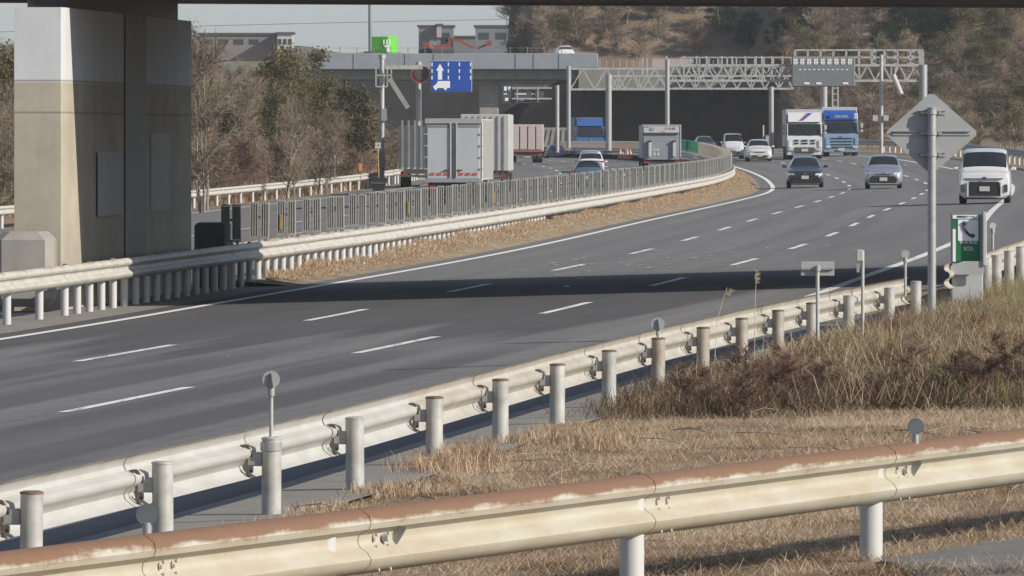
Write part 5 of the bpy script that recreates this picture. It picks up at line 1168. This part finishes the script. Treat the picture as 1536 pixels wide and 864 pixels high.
for q in range(95):
    cy=rng.uniform(77,112) if q<75 else rng.uniform(76.6,84); lo_=float(wy(np.array([cy]))[0]); cx=rng.uniform(lo_+.15,cy*.0645+.3); cy+=2.4*math.exp(-((cx-3.3)/.7)**2) if cy<82 else 0; m_=int(rng.uniform(420,900)); rad=rng.uniform(.16,.36); h=rng.uniform(.32,.6)*(1+.25*min(1,max(0,(cx-2.5)/3)))
    if cx<2.2: h*=.8
    r=rng.normal(0,rad,(m_,2))*np.array((1,1.6)); x=cx+r[:,0]; y=cy+r[:,1]; dd=np.hypot(r[:,0],r[:,1]/1.6)/rad
    PP.append(np.stack([x,y,gzv(x,y)-.01],1)); HH.append(h*np.clip(1.15-.32*dd,.3,1.2)*rng.uniform(.6,1.1,m_)); base=(rng.choice([.08,.2,1.0,.45],p=[.3,.3,.25,.15]) if (cy<84 or (cx>4.2 and cy<90)) else rng.choice([.1,.3,.55,.75,.9,1.0],p=[.1,.2,.28,.2,.15,.07])); TT.append(np.clip(base+rng.normal(0,.06 if base>.85 else .16,m_),0,1)); WW.append(rng.uniform(.35,1.3,m_))
P=np.concatenate(PP); n=len(P); blades('weed_clumps',P,np.concatenate(HH),rng.uniform(.0026,.0062,n),np.concatenate(WW),np.concatenate(TT),MT['weeds'],'mounded clumps of seeding weeds rising out of the tangle at the right','weeds',.6)
n=2600; Y=rng.uniform(77,112,n); lo=wy(Y); X=lo+rng.uniform(0,1,n)*(Y*.0645+.3-lo)
blades('arching_stems',np.stack([X,Y,gzv(X,Y)+.05],1),rng.uniform(.3,.62,n),rng.uniform(.003,.005,n),rng.uniform(.5,1.2,n),np.clip(rng.normal(.72,.08,n),0,.84),MT['weeds'],'pale arching dead stems criss-crossing above the tall weeds','weeds',.5)
n=6500; Y=rng.uniform(77,90,n); X=1.35+(Y-77)*.09+rng.normal(0,.34,n); t=np.clip(rng.normal(.18,.16,n),0,1); blades('weed_bush',np.stack([X,Y,gzv(X,Y)],1),rng.uniform(.12,.42,n),rng.uniform(.002,.005,n),rng.uniform(.3,1.2,n),t,MT['weeds'],'dark bramble-like bush at the left end of the tall weeds','weeds',.45)
# dry grass of the median
n=75000; Y=150+(470-150)*rng.uniform(0,1,n)**1.15; Mv=np.vectorize(M)(Y); Lv=np.vectorize(L0)(Y); u=rng.uniform(0,1,n); X=Mv-.2+(Lv-.75-Mv+.2)*u; k=(Y>163-8*u)&(nz(X,Y,.5,8)>-.25); X,Y,u=X[k],Y[k],u[k]; n=len(X)
h=rng.uniform(.05,.22,n)*(1.25-u)*(1+nz(X,Y,.35,21)); blades('median_grass',np.stack([X,Y,gzv(X,Y)+.02+np.array([vprof(float(min(1,a_*.8+.05)),float(b_)) for a_,b_ in zip(u,Y)])],1),np.maximum(.03,h),rng.uniform(.004,.009,n),rng.uniform(.4,1.2,n),np.clip(rng.normal(.68,.2,n),0,.97),MT['grass'],'dry straw grass along the foot of the white median rail','grass',.2)
# tufts at the foot of the left woods
n=26000; Y=rng.uniform(330,560,n); LV=np.vectorize(LRe)(Y); d=rng.uniform(.2,6,n); X=LV-d; Z=np.array([emb(a,b) for a,b in zip(X,Y)]); blades('bank_grass',np.stack([X,Y,Z],1),rng.uniform(.2,.8,n),rng.uniform(.015,.03,n),rng.uniform(.2,.9,n),np.clip(rng.normal(.45,.25,n),0,.97),MT['grass'],'dead grass and brush along the left bank','brush',.2)
SV=[(raw('stem',a_,MT['bark']),raw('twigs',b_,MT['fshrub'])) for a_,b_ in (tree_variant(200+j,'bare') for j in range(3))]
for i,(X,Y,h,wd) in enumerate(((1.85,77.6,.34,2.0),(2.15,77.2,.46,1.8),(2.5,77.9,.52,1.7),(2.25,78.9,.58,1.6),(2.75,78.4,.50,1.7),(2.95,79.3,.46,1.7),(1.75,79.3,.42,1.8),(2.6,80.2,.55,1.6),(4.45,78.2,.50,1.7),(4.75,77.9,.62,1.6),(4.95,79.3,.66,1.6),(4.3,79.9,.50,1.8),(3.9,82.5,.5,1.8))):
    r=empty('brown_shrub',(X,Y,gz(X,Y)-.02),random.uniform(0,6)); s=h/5.6; r.scale=(s*wd,s*wd,s)
    left=X<3.5; tag(r,'low reddish brown twiggy shrub at the left front of the tall weeds' if left else 'low reddish brown twiggy shrub in the weeds at the right edge','shrub','twiggy shrubs left' if left else 'twiggy shrubs right')
    for nm,m_ in zip(('stem','twigs'),SV[i%3]): o=bpy.data.objects.new(nm,m_); COL.objects.link(o); o.parent=r
# two reed plumes over the guard rail
def reed(lab,X,Y,h,bend):
    t=thing('reed_plume',lab,'plant',(X,Y,gz(X,Y))); m=MB(); m.tube([(0,0,0),(bend*.2,0,h*.6),(bend,0,h)],[.005,.004,.003],5); m.build('stem',MT['grass'] if False else MT['plume'],t)
    m=MB()
    for k in range(90):
        u=random.random(); p=Vector((bend*(.75+.45*u),0,h*(.93+.14*u*(1 if bend<.05 else .2)))); d=Vector((random.uniform(-.03,.06)*1.0+bend*.2,random.uniform(-.03,.03),random.uniform(-.04,.05))); w=Vector((0,0,.003)); m.add([p-w,p+w,p+d],[(0,1,2)])
    m.build('plume',MT['plume'],t)
reed('upright pale reed plume above the rail where the weeds begin',2.72,93.5,1.0,.02); reed('drooping pale reed plume left of the upright one',2.22,91.5,.93,.14)
# fallen dead stalks, stones
m=MB()
for k in range(90):
    Y=random.uniform(55,80); X=random.uniform(R2(Y)+.3,R1(Y)); z=gz(X,Y)+.03; a=random.uniform(0,PI); L=random.uniform(.1,.35); m.tube([(X-L*math.cos(a),Y-L*math.sin(a),z),(X,Y,z+.04),(X+L*math.cos(a),Y+L*math.sin(a),z+random.uniform(-.01,.05))],.004,4)
tag(m.build('fallen_stalks',MT['bark']),'pale fallen stalks lying in the dead grass','stalks',kind='stuff')
# ------------------------------------------------------------------ sky, sun, camera
w=bpy.data.worlds.new('World'); scene.world=w; w.use_nodes=True; nt=w.node_tree; bg=nt.nodes['Background']
sky=nt.nodes.new('ShaderNodeTexSky'); sky.sky_type='NISHITA'; sky.sun_disc=False
EL=28.0; AZ=-25.0
sky.sun_elevation=R(EL); sky.sun_rotation=R(90-AZ); sky.air_density=1.0; sky.dust_density=.7; sky.ozone_density=1.0; sky.altitude=60
hsv=nt.nodes.new('ShaderNodeHueSaturation'); hsv.inputs['Saturation'].default_value=.5; nt.links.new(sky.outputs[0],hsv.inputs['Color'])
mx=nt.nodes.new('ShaderNodeMix'); mx.data_type='RGBA'; mx.blend_type='MULTIPLY'; mx.inputs[0].default_value=1; mx.inputs[7].default_value=(.78,.87,1.0,1); nt.links.new(hsv.outputs[0],mx.inputs[6]); nt.links.new(mx.outputs[2],bg.inputs[0])
#
bg.inputs[1].default_value=.082
sl=bpy.data.lights.new('sun','SUN'); sl.energy=4.1; sl.angle=R(.5); sl.color=(1,.915,.785); so_=bpy.data.objects.new('sun',sl); COL.objects.link(so_)
d=Vector((math.cos(R(EL))*math.cos(R(AZ)),math.cos(R(EL))*math.sin(R(AZ)),math.sin(R(EL)))); so_.rotation_euler=d.to_track_quat('Z','Y').to_euler(); so_.location=(60,-20,60)
cam=bpy.data.cameras.new('camera'); cam.sensor_width=36; cam.lens=F/1536*36; cam.shift_y=-(432-HY)/1536; cam.clip_start=.5; cam.clip_end=9000
co=bpy.data.objects.new('camera',cam); COL.objects.link(co); co.location=(0,0,CAMZ); co.rotation_euler=(PI/2,0,0); scene.camera=co
scene.view_settings.view_transform='Standard'; scene.view_settings.look='None'; scene.view_settings.exposure=.58; scene.view_settings.gamma=1
scene.render.engine='CYCLES'; scene.cycles.max_bounces=6

hz=bpy.data.materials.new('thin_air'); hz.use_nodes=True; hn=hz.node_tree; hn.nodes.remove(hn.nodes['Principled BSDF']); pv=hn.nodes.new('ShaderNodeVolumePrincipled'); pv.inputs['Density'].default_value=.00009; pv.inputs['Color'].default_value=(.86,.90,.96,1); pv.inputs['Anisotropy'].default_value=.1
hn.links.new(pv.outputs[0],hn.nodes['Material Output'].inputs['Volume'])
m=MB(); m.box((0,2515,18),(3200,5190,60)); tag(m.build('haze',hz),'thin pale haze filling the air over the motorway','haze',kind='stuff')
